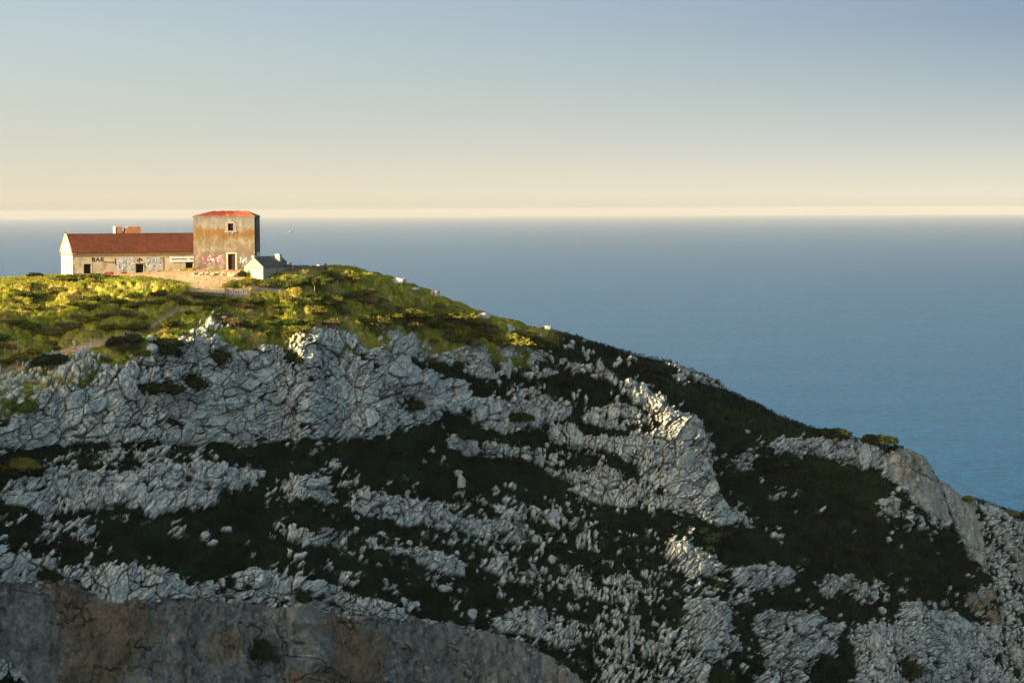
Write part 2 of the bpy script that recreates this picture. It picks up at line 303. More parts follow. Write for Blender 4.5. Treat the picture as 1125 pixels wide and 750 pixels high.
# --- colours (scrub colour also carries the shade of the dark slopes)
def colr(*c): return np.array(c)[None,None,:]
def mixc(a, b, t): return a*(1-t[...,None])+b*t[...,None]
n5 = fbm(Xw/2.5, Q/2.5, 101, 4); n6 = fbm(Xw/.5, Q/.5, 102, 3)
rk = colr(.66,.65,.55)*(.70+.42*hc[...,None])*(1+.14*n6[...,None])
rk = mixc(rk, colr(.30,.27,.23)*np.ones_like(rk), sstep(.1,.6,n5)*.55)
rk = mixc(rk, colr(.56,.56,.53)*np.ones_like(rk), sstep(.55,.9,hk)*.35)
rk = mixc(rk, colr(.022,.024,.016)*np.ones_like(rk), np.clip(crk*1.0+fine*.6,0,1))
smc = colr(.195,.182,.148)*(1+.55*fbm(Xw/.45,Q/1.1,110,4)[...,None]+.35*n5[...,None]+.3*fbm(Xw/1.2,Q/9,115,3)[...,None])
smc = mixc(smc, colr(.34,.34,.32)*np.ones_like(smc), sstep(.32,.5,fbm(Xw/.5,Q/.5,116,3))*.6)
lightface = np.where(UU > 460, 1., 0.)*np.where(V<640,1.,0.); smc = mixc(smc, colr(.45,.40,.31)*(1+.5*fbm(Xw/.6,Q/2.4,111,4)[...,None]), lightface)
och = colr(.19,.13,.07)*(1+.5*fbm(Xw/1.5,Q/1.5,112,4)[...,None])
t_o = sstep(.25,.95,mo+.55*n5+.35*n6)*.85
smc = mixc(smc, och, t_o); smc = mixc(smc, colr(.02,.02,.016)*np.ones_like(smc), lines*.75)
rk = mixc(rk, colr(.34,.235,.12)*(1+.5*n6[...,None]), sstep(.35,.8,mo+.5*n5+.2*n6)*np.where(UU>1000,.8,.4))
pal = 1.12*np.array([(.27,.28,.028),(.36,.335,.035),(.33,.31,.03),(.19,.20,.022),(.44,.35,.11),(.38,.29,.06),(.22,.24,.025)])
pick = (h2(ci,cj,41)*7).astype(int)%7; pick2 = (h2(qi,qj,42)*7).astype(int)%7
vg = np.where((c1 < rad)[...,None], pal[pick], pal[pick2])
vg = vg*.6+pal[pick2]*.4
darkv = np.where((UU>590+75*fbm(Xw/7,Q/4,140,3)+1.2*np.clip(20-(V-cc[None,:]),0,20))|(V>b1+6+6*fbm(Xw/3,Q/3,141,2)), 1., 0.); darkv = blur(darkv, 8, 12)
dv = colr(.0075,.0200,.0080)*(1+.5*fbm(Xw/1.5,Q/3,120,4)[...,None]); dv = dv*(.55+.9*h2(si,sj,95)[...,None]); dv = mixc(dv, colr(.013,.0145,.008)*np.ones_like(dv), sstep(.15,.7,fbm(Xw/7,Q/4,121,3))*.7)  # scrub on the shaded slopes painted near black, shade put into its colour
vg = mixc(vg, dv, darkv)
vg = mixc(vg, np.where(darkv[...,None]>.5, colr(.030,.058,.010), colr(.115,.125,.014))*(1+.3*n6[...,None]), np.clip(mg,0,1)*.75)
so = colr(.56,.37,.20)*(1+.3*n6[...,None]+.2*n5[...,None])
tso = sstep(.3,.6,mso+.25*n6)
vg = mixc(vg, so, tso)
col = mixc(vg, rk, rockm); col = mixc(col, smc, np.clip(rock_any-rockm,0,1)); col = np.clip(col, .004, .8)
# --- assemble with back slope and foot slope
nb = 46
tb = (np.arange(nb, 0, -1)/nb)
dyb = 420*tb**2.2
yb = Yw[0][None,:]+dyb[:,None]; sl = B[0][None,:]
zb = Zw[0][None,:]+dyb[:,None]*(sl-.05)-.0032*dyb[:,None]**2*(dyb[:,None]>0)
xb = Xw[0][None,:]*np.ones_like(yb)+.1*dyb[:,None]; zb = np.maximum(zb+ .8*fbm(xb/6,yb/6,77,3)*np.clip(dyb[:,None]/30,0,1), -152)
nf = 40; tf = np.arange(1, nf+1)/nf; tf = tf**1.5
zf = Zd[-1][None,:]*(1-tf[:,None])+(-152.)*tf[:,None]; yf = Yd[-1][None,:]-(Zd[-1][None,:]-zf)*.5+2.5*fbm(Xd[-1][None,:]/9+zf*0,zf/9,78,4)*np.minimum(1,tf[:,None]*6)
xf = Xd[-1][None,:]*np.ones_like(zf)
AX = np.concatenate([xb,Xd,xf]); AY = np.concatenate([yb,Yd,yf]); AZ = np.concatenate([zb,Zd,zf])+EYE
colB = np.repeat(col[:1]*0+colr(.05,.05,.02), nb, 0); colF = np.repeat(colr(.16,.15,.13)*np.ones((1,NU,1)), nf, 0)
ACOL = np.concatenate([colB, col, colF])
NR = AX.shape[0]

def grid_mesh(name, X, Y, Z, colr_, mat, smooth=True):
    nr, nc = X.shape; me = bpy.data.meshes.new(name)
    co = np.stack([X,Y,Z],-1).reshape(-1,3).astype(np.float32)
    idx = np.arange(nr*nc).reshape(nr,nc)
    q = np.stack([idx[:-1,:-1],idx[1:,:-1],idx[1:,1:],idx[:-1,1:]],-1).reshape(-1,4).astype(np.int32)
    me.vertices.add(len(co)); me.vertices.foreach_set('co', co.ravel())
    me.loops.add(q.size); me.loops.foreach_set('vertex_index', q.ravel())
    me.polygons.add(len(q)); me.polygons.foreach_set('loop_start', np.arange(0,q.size,4,dtype=np.int32))
    if smooth: me.polygons.foreach_set('use_smooth', np.ones(len(q),bool))
    if colr_ is not None:
        at = me.color_attributes.new('tint','FLOAT_COLOR','POINT')
        c4 = np.ones((len(co),4),np.float32); c4[:,:3] = colr_.reshape(-1,3); at.data.foreach_set('color', c4.ravel())
    me.update(calc_edges=True); me.materials.append(mat)
    o = bpy.data.objects.new(name, me); C.objects.link(o); return o
def quads_mesh(name, co, cols, mat, n=4):
    me = bpy.data.meshes.new(name); nf_ = len(co)//n
    me.vertices.add(len(co)); me.vertices.foreach_set('co', co.astype(np.float32).ravel())
    me.loops.add(len(co)); me.loops.foreach_set('vertex_index', np.arange(len(co),dtype=np.int32))
    me.polygons.add(nf_); me.polygons.foreach_set('loop_start', np.arange(0,len(co),n,dtype=np.int32))
    at = me.color_attributes.new('tint','FLOAT_COLOR','POINT')
    c4 = np.ones((len(co),4),np.float32); c4[:,:3] = cols; at.data.foreach_set('color', c4.ravel())
    me.update(calc_edges=True); me.materials.append(mat); return me

# ------------------------------------------------------------------ materials
def newmat(name):
    m_ = bpy.data.materials.new(name); m_.use_nodes = True; nt = m_.node_tree
    return m_, nt, nt.nodes['Principled BSDF']
def nd(nt, t, **k):
    n = nt.nodes.new(t)
    for a, b in k.items():
        if a in n.inputs.keys() if hasattr(n.inputs,'keys') else False: n.inputs[a].default_value = b
        else: setattr(n, a, b)
    return n
def tint_mat(name, rough=.9, nscale=3.0, amt=.35, bump=.0, spec=.2):
    m_, nt, bs = newmat(name)
    a = nt.nodes.new('ShaderNodeAttribute'); a.attribute_name = 'tint'
    tc = nt.nodes.new('ShaderNodeTexCoord'); no = nt.nodes.new('ShaderNodeTexNoise'); no.inputs['Scale'].default_value = nscale; no.inputs['Detail'].default_value = 6
    nt.links.new(tc.outputs['Object'], no.inputs['Vector'])
    mr_ = nt.nodes.new('ShaderNodeMapRange'); mr_.inputs['From Min'].default_value = .3; mr_.inputs['From Max'].default_value = .7
    mr_.inputs['To Min'].default_value = 1-amt; mr_.inputs['To Max'].default_value = 1+amt
    nt.links.new(no.outputs['Fac'], mr_.inputs['Value'])
    mx = nt.nodes.new('ShaderNodeVectorMath'); mx.operation = 'SCALE'
    nt.links.new(a.outputs['Color'], mx.inputs[0]); nt.links.new(mr_.outputs['Result'], mx.inputs['Scale']); nt.links.new(mx.outputs['Vector'], bs.inputs['Base Color'])
    bs.inputs['Roughness'].default_value = rough; bs.inputs['Specular IOR Level'].default_value = spec
    if bump:
        b = nt.nodes.new('ShaderNodeBump'); b.inputs['Strength'].default_value = bump; b.inputs['Distance'].default_value = .15
        nt.links.new(no.outputs['Fac'], b.inputs['Height']); nt.links.new(b.outputs['Normal'], bs.inputs['Normal'])
    return m_
M_ground = tint_mat('ground_surface', .92, 2.2, .30, .7, .15)
M_leaf = tint_mat('foliage', .75, 1.0, .35, 0, .25)
_nt = M_leaf.node_tree; _tr = _nt.nodes.new('ShaderNodeBsdfTranslucent'); _mx = _nt.nodes.new('ShaderNodeMixShader'); _mx.inputs[0].default_value = .35
_src = _nt.nodes['Principled BSDF'].inputs['Base Color'].links[0].from_socket; _nt.links.new(_src, _tr.inputs['Color'])
_nt.links.new(_nt.nodes['Principled BSDF'].outputs[0], _mx.inputs[1]); _nt.links.new(_tr.outputs[0], _mx.inputs[2]); _nt.links.new(_mx.outputs[0], _nt.nodes['Material Output'].inputs['Surface'])
def blotch(name, c1_, c2_, scale=1.0, rough=.85, c3=None, zs=1.0, bump=.25, lo=.42, hi_=.6):
    m_, nt, bs = newmat(name)
    tc = nt.nodes.new('ShaderNodeTexCoord'); mp = nt.nodes.new('ShaderNodeMapping'); mp.inputs['Scale'].default_value = (1,1,zs)
    nt.links.new(tc.outputs['Object'], mp.inputs['Vector'])
    def nz(sc_, off):
        n = nt.nodes.new('ShaderNodeTexNoise'); n.inputs['Scale'].default_value = sc_; n.inputs['Detail'].default_value = 7; n.inputs['Roughness'].default_value = .65
        mp2 = nt.nodes.new('ShaderNodeMapping'); mp2.inputs['Location'].default_value = (off,off,off); nt.links.new(mp.outputs[0], mp2.inputs[0]); nt.links.new(mp2.outputs[0], n.inputs['Vector']); return n
    n1 = nz(scale, 0); r1 = nt.nodes.new('ShaderNodeMapRange'); r1.inputs['From Min'].default_value = lo; r1.inputs['From Max'].default_value = hi_
    nt.links.new(n1.outputs['Fac'], r1.inputs['Value'])
    mx = nt.nodes.new('ShaderNodeMix'); mx.data_type = 'RGBA'; mx.inputs['A'].default_value = (*c1_,1); mx.inputs['B'].default_value = (*c2_,1); nt.links.new(r1.outputs[0], mx.inputs['Factor'])
    out = mx.outputs['Result']
    if c3:
        n2 = nz(scale*2.7, 13); r2 = nt.nodes.new('ShaderNodeMapRange'); r2.inputs['From Min'].default_value = .52; r2.inputs['From Max'].default_value = .66
        nt.links.new(n2.outputs['Fac'], r2.inputs['Value'])
        m2 = nt.nodes.new('ShaderNodeMix'); m2.data_type = 'RGBA'; nt.links.new(out, m2.inputs['A']); m2.inputs['B'].default_value = (*c3,1); nt.links.new(r2.outputs[0], m2.inputs['Factor']); out = m2.outputs['Result']
    nt.links.new(out, bs.inputs['Base Color']); bs.inputs['Roughness'].default_value = rough; bs.inputs['Specular IOR Level'].default_value = .25
    if bump:
        b = nt.nodes.new('ShaderNodeBump'); b.inputs['Strength'].default_value = bump; b.inputs['Distance'].default_value = .05
        nt.links.new(n1.outputs['Fac'], b.inputs['Height']); nt.links.new(b.outputs['Normal'], bs.inputs['Normal'])
    return m_

def tag(o, label=None, cat=None, group=None, kind=None):
    if label: o['label'] = label
    if cat: o['category'] = cat
    if group: o['group'] = group
    if kind: o['kind'] = kind
    return o
head = grid_mesh('headland', AX, AY, AZ, ACOL, M_ground); head['kind'] = 'structure'

# terrain lookups
sub = 2; TX = Xd[::sub,::sub]; TY = Yd[::sub,::sub]; TZ = Zd[::sub,::sub]
def ground_at(x, y):
    d = (TX-x)**2+(TY-y)**2; k = np.argsort(d.ravel())[:6]; return float(TZ.ravel()[k].mean())+EYE
def hit(u, v):
    i = int(np.clip(np.searchsorted(U, u),0,NU-1)); j = int(np.clip(np.searchsorted(V[:,i], v),0,NV-1))
    return Vector((Xd[j,i],Yd[j,i],Zd[j,i]+EYE)), Vector(N0[j,i])

# ------------------------------------------------------------------ ground cover
def scatter(n, w, size, up, long=1.0, jit=.15, lift=.1, cmul=1.0, seed=1):
    r = np.random.default_rng(seed)
    cw = np.cumsum(w.ravel()); pk = np.searchsorted(cw, r.random(n)*cw[-1])
    base = np.stack([Xd.ravel()[pk],Yd.ravel()[pk],Zd.ravel()[pk]+EYE],-1)
    nn = N0.reshape(-1,3)[pk]; cl = col.reshape(-1,3)[pk]
    base += r.normal(0,jit,(n,3)); base += nn*(r.random((n,1))*lift)
    a = r.normal(0,1,(n,3)); a[:,2] += up; a /= np.linalg.norm(a,axis=1,keepdims=True)
    b = np.cross(a, r.normal(0,1,(n,3))); b /= np.linalg.norm(b,axis=1,keepdims=True)
    s = size*(.5+r.random((n,1)))
    co = np.stack([base-b*s*.5, base+a*s*long*.5-b*s*.15+b*0, base+a*s*long, base+b*s*.5+a*s*.4*long],1)
    cl = cl*(.65+.7*r.random((n,1)))*cmul
    return co.reshape(-1,3), np.repeat(cl,4,0)
inner = ((UU > -15) & (UU < 1140)).astype(float)
area = np.ones_like(UU); area[1:] = seg
notsoil = 1-np.clip(mso*1.4,0,1)
wl = inner*area*(1-darkv)*(1-rock_any)*notsoil*(.15+np.clip(cush+small,0,1))
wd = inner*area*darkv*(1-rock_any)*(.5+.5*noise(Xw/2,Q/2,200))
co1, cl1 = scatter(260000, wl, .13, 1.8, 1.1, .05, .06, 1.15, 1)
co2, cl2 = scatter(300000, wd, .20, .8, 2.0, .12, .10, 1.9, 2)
me = quads_mesh('ground_cover', np.concatenate([co1,co2]), np.concatenate([cl1,cl2]), M_leaf)
gc = bpy.data.objects.new('ground_cover', me); C.objects.link(gc)
tag(gc, 'low scrub and grass covering the hillside between the rock bands', 'ground cover', kind='stuff')

# ------------------------------------------------------------------ shrubs
def shrub_mesh(name, w, d, h, n, cols, seed, lobes=7, leaf=.16):
    r = np.random.default_rng(seed)
    cs = np.stack([(np.linspace(-.4,.4,lobes)+r.uniform(-.03,.03,lobes) if lobes > 8 else r.uniform(-.33,.33,lobes))*w, r.uniform(-.33,.33,lobes)*d, r.uniform(.15,.5,lobes)*h],-1)
    rs = r.uniform(.22,.36,lobes)*(1 if lobes <= 8 else 1.0); wl_ = w if lobes <= 8 else w*.38
    k = r.integers(0,lobes,n); dr = r.normal(0,1,(n,3)); dr[:,2] = np.abs(dr[:,2])*1.0-.15; dr /= np.linalg.norm(dr,axis=1,keepdims=True)
    p = cs[k]+dr*(rs[k][:,None]*np.array([wl_,d,h*1.3]))*(.82+.22*r.random((n,1)))
    p[:,2] = np.clip(p[:,2], -.1, None)
    a = dr*.5+r.normal(0,.6,(n,3)); a /= np.linalg.norm(a,axis=1,keepdims=True)
    b = np.cross(a, r.normal(0,1,(n,3))); b /= np.linalg.norm(b,axis=1,keepdims=True); s = leaf*(.6+.8*r.random((n,1)))
    co = np.stack([p-b*s*.5, p+a*s*.6-b*s*.2, p+a*s*1.1, p+b*s*.5+a*s*.3],1).reshape(-1,3)
    lc = np.array(cols)[r.integers(0,len(cols),lobes)][k]*(.7+.6*r.random((n,1)))
    cl = np.repeat(lc,4,0)
    # woody cores inside the lobes
    core = []; 
    for q in range(lobes):
        nn_ = 5
        for i in range(nn_):
            for j in range(8):
                def sp(i_, j_):
                    th = PI_*.5*i_/nn_; ph = 2*PI_*j_/8; return cs[q]+rs[q]*.84*np.array([wl_*math.cos(ph)*math.cos(th), d*math.sin(ph)*math.cos(th), 1.3*h*math.sin(th)])
                core += [sp(i,j), sp(i,j+1), sp(i+1,j+1), sp(i+1,j)]
    core = np.array(core); cc_ = np.repeat(np.array([cols[0]])*.8, len(core), 0)
    return quads_mesh(name, np.concatenate([co,core]), np.concatenate([cl,cc_]), M_leaf)
OLIVE = [(.17,.18,.026),(.20,.19,.026),(.14,.155,.024)]; YEL = [(.22,.20,.024),(.18,.185,.022),(.24,.20,.028)]
DARK = [(.035,.055,.012),(.045,.065,.014),(.028,.042,.012)]; DRY = [(.26,.20,.07),(.30,.23,.09),(.19,.15,.05)]; GRN=[(.10,.155,.02),(.13,.18,.025)]
protos = {}
for nm, cs in (('olive',OLIVE),('yellow',YEL),('dark',DARK),('dry',DRY),('green',GRN)):
    for k in range(2):
        protos[(nm,k)] = shrub_mesh('shrub', 2,2,1.0, 1500, cs, len(protos)+50)
def add_shrub(u, v, wpx, hpx, kind, label, group=None, name='shrub', sink=.12, dscale=1.0):
    p, n = hit(u, v); d = p.y; s = d/F
    o = bpy.data.objects.new(name, protos[(kind, random.randint(0,1))]); C.objects.link(o)
    w = wpx*s; h = max(hpx*s*1.0, .35)
    o.scale = (w/1.7, min(w,3.5)*dscale/1.7, h/.95); o.location = p-Vector((0,0,sink)); o.rotation_euler = (0,0,random.uniform(-.35,.35))
    tag(o, label, 'shrub', group); return o
SH = [
 (37,304,16,6,'dark','small dark shrub on the skyline at the left edge beside the sea'),
 (90,309,62,9,'olive','broad olive shrub mound hiding the foot of the wall under the BAR lettering'),
 (130,383,20,15,'dark','left of a pair of dark green bushes just above the cliff top beside the path'),
 (147,382,20,14,'dark','right of a pair of dark green bushes just above the cliff top beside the path'),
 (62,408,36,16,'dark','dark green bush below the dirt path at the left'),
 (187,383,30,13,'dark','dark bush above the cliff edge right of the twin bushes'),
 (180,394,22,20,'dark','dark bush hanging in a notch of the cliff top'),
 (155,393,12,8,'olive','small bush wedged among pale rocks on the cliff top'),
 (266,304,10,8,'dark','small round bush against the left corner of the gabled hut'),
 (440,350,40,9,'yellow','yellow-green cushion shrub on the sunlit slope, left of the widest one'),
 (480,352,56,11,'yellow','widest yellow-green cushion shrub on the sunlit shoulder'),
 (512,360,34,8,'yellow','yellow-green cushion shrub to the lower right of the widest one'),
 (548,382,48,14,'yellow','last sunlit dome shrub at the edge of the shade'),
 (405,362,34,10,'olive','olive cushion shrub above the pale central rocks'),
 (916,482,32,13,'dark','dark dome bush on the skyline above the pale rock ledge'),
 (960,490,40,13,'dark','dark bush capping the tan cliff head on the skyline'),
 (1060,549,14,5,'yellow','small yellow bush on the skyline of the right-hand crag'),
 (1108,566,16,7,'dry','brownish bush on the skyline near the right edge'),
 (283,732,22,34,'dark','tall dark bush growing on the bare lower cliff face'),
 (995,750,22,26,'dark','dark bush in a hollow of the striped rock at lower right'),
 (788,758,26,26,'dark','round dark bush at the bottom among slanted rocks'),
 (50,637,26,12,'dark','dark bush on the rim of the lower left cliff'),
 (329,662,15,15,'dark','dark bush in the cracked rim of the lower cliff'),
 (566,467,26,13,'dark','dark brownish bush in a pocket of the pale rock band'),
 (605,587,14,8,'dark','small dark bush beside the loose boulders at centre'),
 (448,452,22,13,'dark','dark bush in the right part of the great grey cliff'),
 (172,433,44,11,'dark','dark bush strip in the middle of the left cliff'),
 (212,428,22,14,'dark','dark bush right of the bush strip in the left cliff'),
 (240,402,20,20,'dark','dark bush splitting the two great cliff faces'),
 (15,520,40,16,'yellow','sunlit yellow bush at the left edge below the great cliff'),
 (22,455,26,16,'green','green bush at the left edge on top of the cliff'),
 (325,400,14,10,'dark','small dark bush high in the central cliff'),
]
for s_ in SH: add_shrub(*s_)
def add_bank(u, v, wpx, hpx, lobes, label, seed):
    p, n = hit(u, v); s = p.y/F; w = wpx*s; h = hpx*s
    o = bpy.data.objects.new('shrub', shrub_mesh('shrub', w, 4.0, h, 9000, OLIVE+GRN, seed, lobes, .17)); C.objects.link(o)
    o.location = p-Vector((0,0,.15)); return tag(o, label, 'shrub')
add_bank(284,315.5,96,12,18,'long rounded green shrub bank below the small gabled hut',901)
add_bank(340,314,50,12,10,'green shrub bank right of the small gabled hut',902)
# countable cushions of the sunlit scrub
kinds = ['olive','yellow','yellow','dry','olive','green','olive','dry','yellow','olive']
lab = {'olive':'olive cushion shrub in the sunlit scrub above the cliff','yellow':'yellowish cushion shrub in the sunlit scrub above the cliff','dry':'straw-coloured dry cushion shrub in the sunlit scrub','dark':'small dark shrub in the sunlit scrub above the cliff','green':'fresh green cushion shrub in the sunlit scrub above the cliff'}
cnt = 0; tries = 0
while cnt < 150 and tries < 4000:
    tries += 1
    u = random.uniform(-5, 600); v0 = float(crest(u)); vb = float(np.interp(u,[0,60,110,200,300,400,500,600],[450,430,402,375,374,372,385,392]))
    v = v0+10+(vb-v0-12)*random.random()**.9
    if SOb[int(v), int(max(u,0))] > .15 or ROCKb[int(v), int(max(u,0))] > .2: continue
    if 55 < u < 330 and v < 322: continue
    k = random.choice(kinds); near = (v-300)/100
    w = random.uniform(9,20)*(1+.3*near)
    add_shrub(u, v, w, w*random.uniform(.30,.45), k, lab[k], 'cushion shrubs of the sunlit scrub', sink=.1); cnt += 1

SHADE = [(.014,.034,.013),(.020,.044,.015),(.010,.026,.010)]; SHBR = [(.021,.026,.013),(.017,.022,.011),(.025,.027,.015)]; SHGR = [(.022,.045,.010),(.030,.058,.012)]  # foliage colours darkened to carry the shade of the slope
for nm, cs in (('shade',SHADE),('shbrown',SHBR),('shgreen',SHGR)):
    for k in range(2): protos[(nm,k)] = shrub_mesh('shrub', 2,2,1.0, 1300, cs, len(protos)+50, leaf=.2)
cnt = 0
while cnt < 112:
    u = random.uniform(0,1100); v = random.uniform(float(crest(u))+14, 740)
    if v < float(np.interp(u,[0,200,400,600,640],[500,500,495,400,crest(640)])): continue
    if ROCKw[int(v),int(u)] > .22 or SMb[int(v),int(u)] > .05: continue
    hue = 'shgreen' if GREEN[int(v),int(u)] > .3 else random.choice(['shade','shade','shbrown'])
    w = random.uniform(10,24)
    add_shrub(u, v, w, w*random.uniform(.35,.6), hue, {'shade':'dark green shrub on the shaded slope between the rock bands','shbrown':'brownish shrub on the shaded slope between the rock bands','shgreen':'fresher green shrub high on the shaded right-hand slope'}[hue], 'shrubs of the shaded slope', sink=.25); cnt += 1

# ------------------------------------------------------------------ boulders
def boulder_mesh(seed, sharp=.25):
    import bmesh
    bm = bmesh.new(); bmesh.ops.create_icosphere(bm, subdivisions=3, radius=1)
    r = np.random.default_rng(seed); pl = r.normal(0,1,(11,3)); pl /= np.linalg.norm(pl,axis=1,keepdims=True); dd = r.uniform(.62,.9,11)
    for v_ in bm.verts:
        p = np.array(v_.co)
        for a, b in zip(pl, dd):
            t = p@a
            if t > b: p = p-a*(t-b)
        p *= 1+.05*math.sin(7*p[0]+seed)*math.sin(6*p[1]+2*seed)
        v_.co = p
    me = bpy.data.meshes.new('boulder'); bm.to_mesh(me); bm.free(); me.materials.append(M_rock); return me
M_rock = blotch('limestone', (.53,.55,.48), (.34,.35,.30), 1.6, .9, (.58,.60,.52), bump=.6)
bprot = [boulder_mesh(s) for s in range(5)]
def add_boulder(u, v, w, h, label, group=None):
    p, n = hit(u, v); s = p.y/F
    o = bpy.data.objects.new('boulder', bprot[random.randint(0,4)]); C.objects.link(o)
    o.scale = (w*s*.62, w*s*.5, h*s*.62); o.location = p+n*.05+Vector((0,0,h*s*.28)); o.rotation_euler = (random.uniform(-.1,.1),random.uniform(-.1,.1),random.uniform(-.6,.6))
    return tag(o, label, 'boulder', group)
st = bpy.data.objects.new('standing_stone', None)
for s_ in [(605,618,9,9,'rounded boulder below the loose stones at centre'),(686,596,5,5,'single small pale boulder on the dark slope right of centre'),
 (514,680,11,11,'round boulder above the rim of the lower cliff'),(424,641,6,9,'small upright stone on the dark slope above the lower cliff'),(440,665,8,9,'squarish stone beside a flat slab above the lower cliff'),
 (484,651,16,8,'flat slab on the dark slope above the lower cliff'),(164,613,4,4,'tiny white stone on the dark slope at left'),(492,486,8,10,'pale boulder under the tan patch of the great cliff'),
 (572,508,10,7,'pale boulder at the foot of the upper centre band'),(819,476,7,4,'flat pale stone high on the green right-hand slope'),(600,362,9,5,'pale stone just below the skyline at centre right'),
 (437,314,15,8,'white boulder on the right shoulder of the hill'),(453,324,8,4,'small white stone below the white boulder on the shoulder'),(640,376,6,3,'small stone near the skyline, right of centre'),
 (530,352,12,7,'brownish boulder on the shaded slope near the skyline'),(405,301,9,4,'low pale stone at the end of the ruined wall'),(220,367,10,7,'pale boulder in the rocks above the cliff notch'),
 (230,361,7,9,'tall pale rock, topmost of the outcrop above the cliff notch'),(165,377,9,7,'pale boulder in the scrub left of the rock notch'),(165,389,11,10,'grey boulder on the edge between two dark bushes'),
 (968,556,14,8,'large pale boulder under the tan cliff head'),(700,597,4,6,'slim pale stone right of the small boulder'),(722,595,4,4,'tiny pale stone near the block terrace'),(815,660,4,7,'small upright stone below the block terrace'),
 (501,523,11,7,'top boulder leaning on the tall white stone'),(502,543,9,22,'tall white standing stone alone on the dark slope')]:
    add_boulder(*s_)
k = 0
while k < 110:
    u = random.uniform(0,1080); v = random.uniform(float(crest(u))+25, 745)
    rv = ROCKw[int(v),int(u)]
    if rv < .06 or rv > .5 or SMb[int(v),int(u)]>.1: continue
    w = random.choice([3,3,4,4,5,6]); add_boulder(u, v, w, w*random.uniform(.6,1.1), 'small loose pale stone at the edge of a rock band', 'loose stones along the rock bands'); k += 1
bpy.data.objects.remove(st)

# ------------------------------------------------------------------ mesh builder for built things
class MB:
    def __init__(s): s.v = []; s.f = []
    def quad(s, *p):
        n = len(s.v); s.v += [tuple(q) for q in p]; s.f.append(tuple(range(n, n+len(p)))); return s
    def box(s, x0, y0, z0, x1, y1, z1):
        n = len(s.v); s.v += [(x,y,z) for x in (x0,x1) for y in (y0,y1) for z in (z0,z1)]
        for f in ((0,1,3,2),(4,6,7,5),(0,4,5,1),(2,3,7,6),(0,2,6,4),(1,5,7,3)): s.f.append(tuple(n+i for i in f))
        return s
    def wall(s, o, ex, ez, th, w, h, holes, top=None):
        """wall panel with real openings; o origin, ex across, ez up, thickness towards th"""
        o = Vector(o); ex = Vector(ex); ez = Vector(ez); th = Vector(th)
        xs = sorted({0,w}|{a for hh in holes for a in (hh[0],hh[2])}); zs = sorted({0,h}|{a for hh in holes for a in (hh[1],hh[3])})
        sol = {}
        for i in range(len(xs)-1):
            for j in range(len(zs)-1):
                mx_, mz = (xs[i]+xs[i+1])/2, (zs[j]+zs[j+1])/2
                sol[i,j] = not any(a < mx_ < c and b < mz < d for a,b,c,d in holes)
        pt = lambda x, z, t: o+ex*x+ez*z+th*t
        for (i,j), q in sol.items():
            if not q: continue
            a,b,c,d = xs[i],xs[i+1],zs[j],zs[j+1]
            s.quad(pt(a,c,0),pt(b,c,0),pt(b,d,0),pt(a,d,0)); s.quad(pt(a,c,1),pt(a,d,1),pt(b,d,1),pt(b,c,1))
            if not sol.get((i-1,j)): s.quad(pt(a,c,0),pt(a,d,0),pt(a,d,1),pt(a,c,1))
            if not sol.get((i+1,j)): s.quad(pt(b,c,0),pt(b,c,1),pt(b,d,1),pt(b,d,0))
            if not sol.get((i,j-1)): s.quad(pt(a,c,0),pt(a,c,1),pt(b,c,1),pt(b,c,0))
            if not sol.get((i,j+1)): s.quad(pt(a,d,0),pt(b,d,0),pt(b,d,1),pt(a,d,1))
        return s
    def build(s, name, mat, parent=None, loc=None):
        me = bpy.data.meshes.new(name); me.from_pydata(s.v, [], s.f); me.materials.append(mat); me.update()
        o = bpy.data.objects.new(name, me); C.objects.link(o)
        if parent: o.parent = parent
        if loc is not None: o.location = loc
        return o
def empty(name, loc, rz=0):
    o = bpy.data.objects.new(name, None); C.objects.link(o); o.location = loc; o.rotation_euler = (0,0,rz); return o

M_plaster = blotch('cream_plaster', (.54,.445,.32), (.45,.37,.27), .5, .9, (.30,.225,.14), bump=.2)
M_gable = blotch('pale_gable_plaster', (.78,.68,.46), (.68,.58,.38), .6, .9, bump=.15)
M_tile = blotch('roof_tiles_brown', (.17,.050,.020), (.125,.036,.017), .8, .85, (.08,.03,.018), bump=.4)
M_tile2 = blotch('roof_tiles_red', (.55,.11,.045), (.45,.09,.04), 1.2, .85, (.60,.25,.12), bump=.3)
M_brick = blotch('orange_brick', (.46,.20,.10), (.36,.15,.08), 2.0, .9, (.5,.3,.2), bump=.4)
M_dark = blotch('dark_opening', (.012,.010,.008), (.02,.017,.013), 1, .9, bump=0)
M_trim = blotch('worn_trim', (.26,.20,.13), (.20,.15,.10), 1.5, .9, bump=0)
M_stone = blotch('rubble_wall', (.32,.28,.22), (.20,.17,.13), 1.5, .95, (.42,.38,.30), bump=.6)
M_conc = blotch('concrete', (.20,.19,.18), (.14,.135,.13), 1.2, .95, (.26,.24,.21), bump=.3)
M_white = blotch('white_paint', (.78,.76,.74), (.70,.68,.66), 2, .7, bump=0)
M_black = blotch('black_paint', (.02,.02,.02), (.035,.03,.03), 3, .7, bump=0)
M_red = blotch('red_paint', (.50,.03,.03), (.40,.025,.03), 3, .7, bump=0)
M_pink = blotch('pink_spray', (.36,.19,.20), (.27,.15,.14), 3, .7, bump=0)
M_dpink = blotch('plum_spray', (.25,.07,.13), (.2,.06,.1), 3, .7, bump=0)
M_cyan = blotch('pale_blue_spray', (.38,.50,.52), (.30,.42,.45), 3, .7, bump=0)
M_grey = blotch('silver_spray', (.55,.56,.58), (.35,.36,.38), 3.2, .7, (.12,.12,.13), bump=0)
M_slate = blotch('slate_roof', (.15,.145,.14), (.10,.10,.10), 1.2, .9, bump=.3)
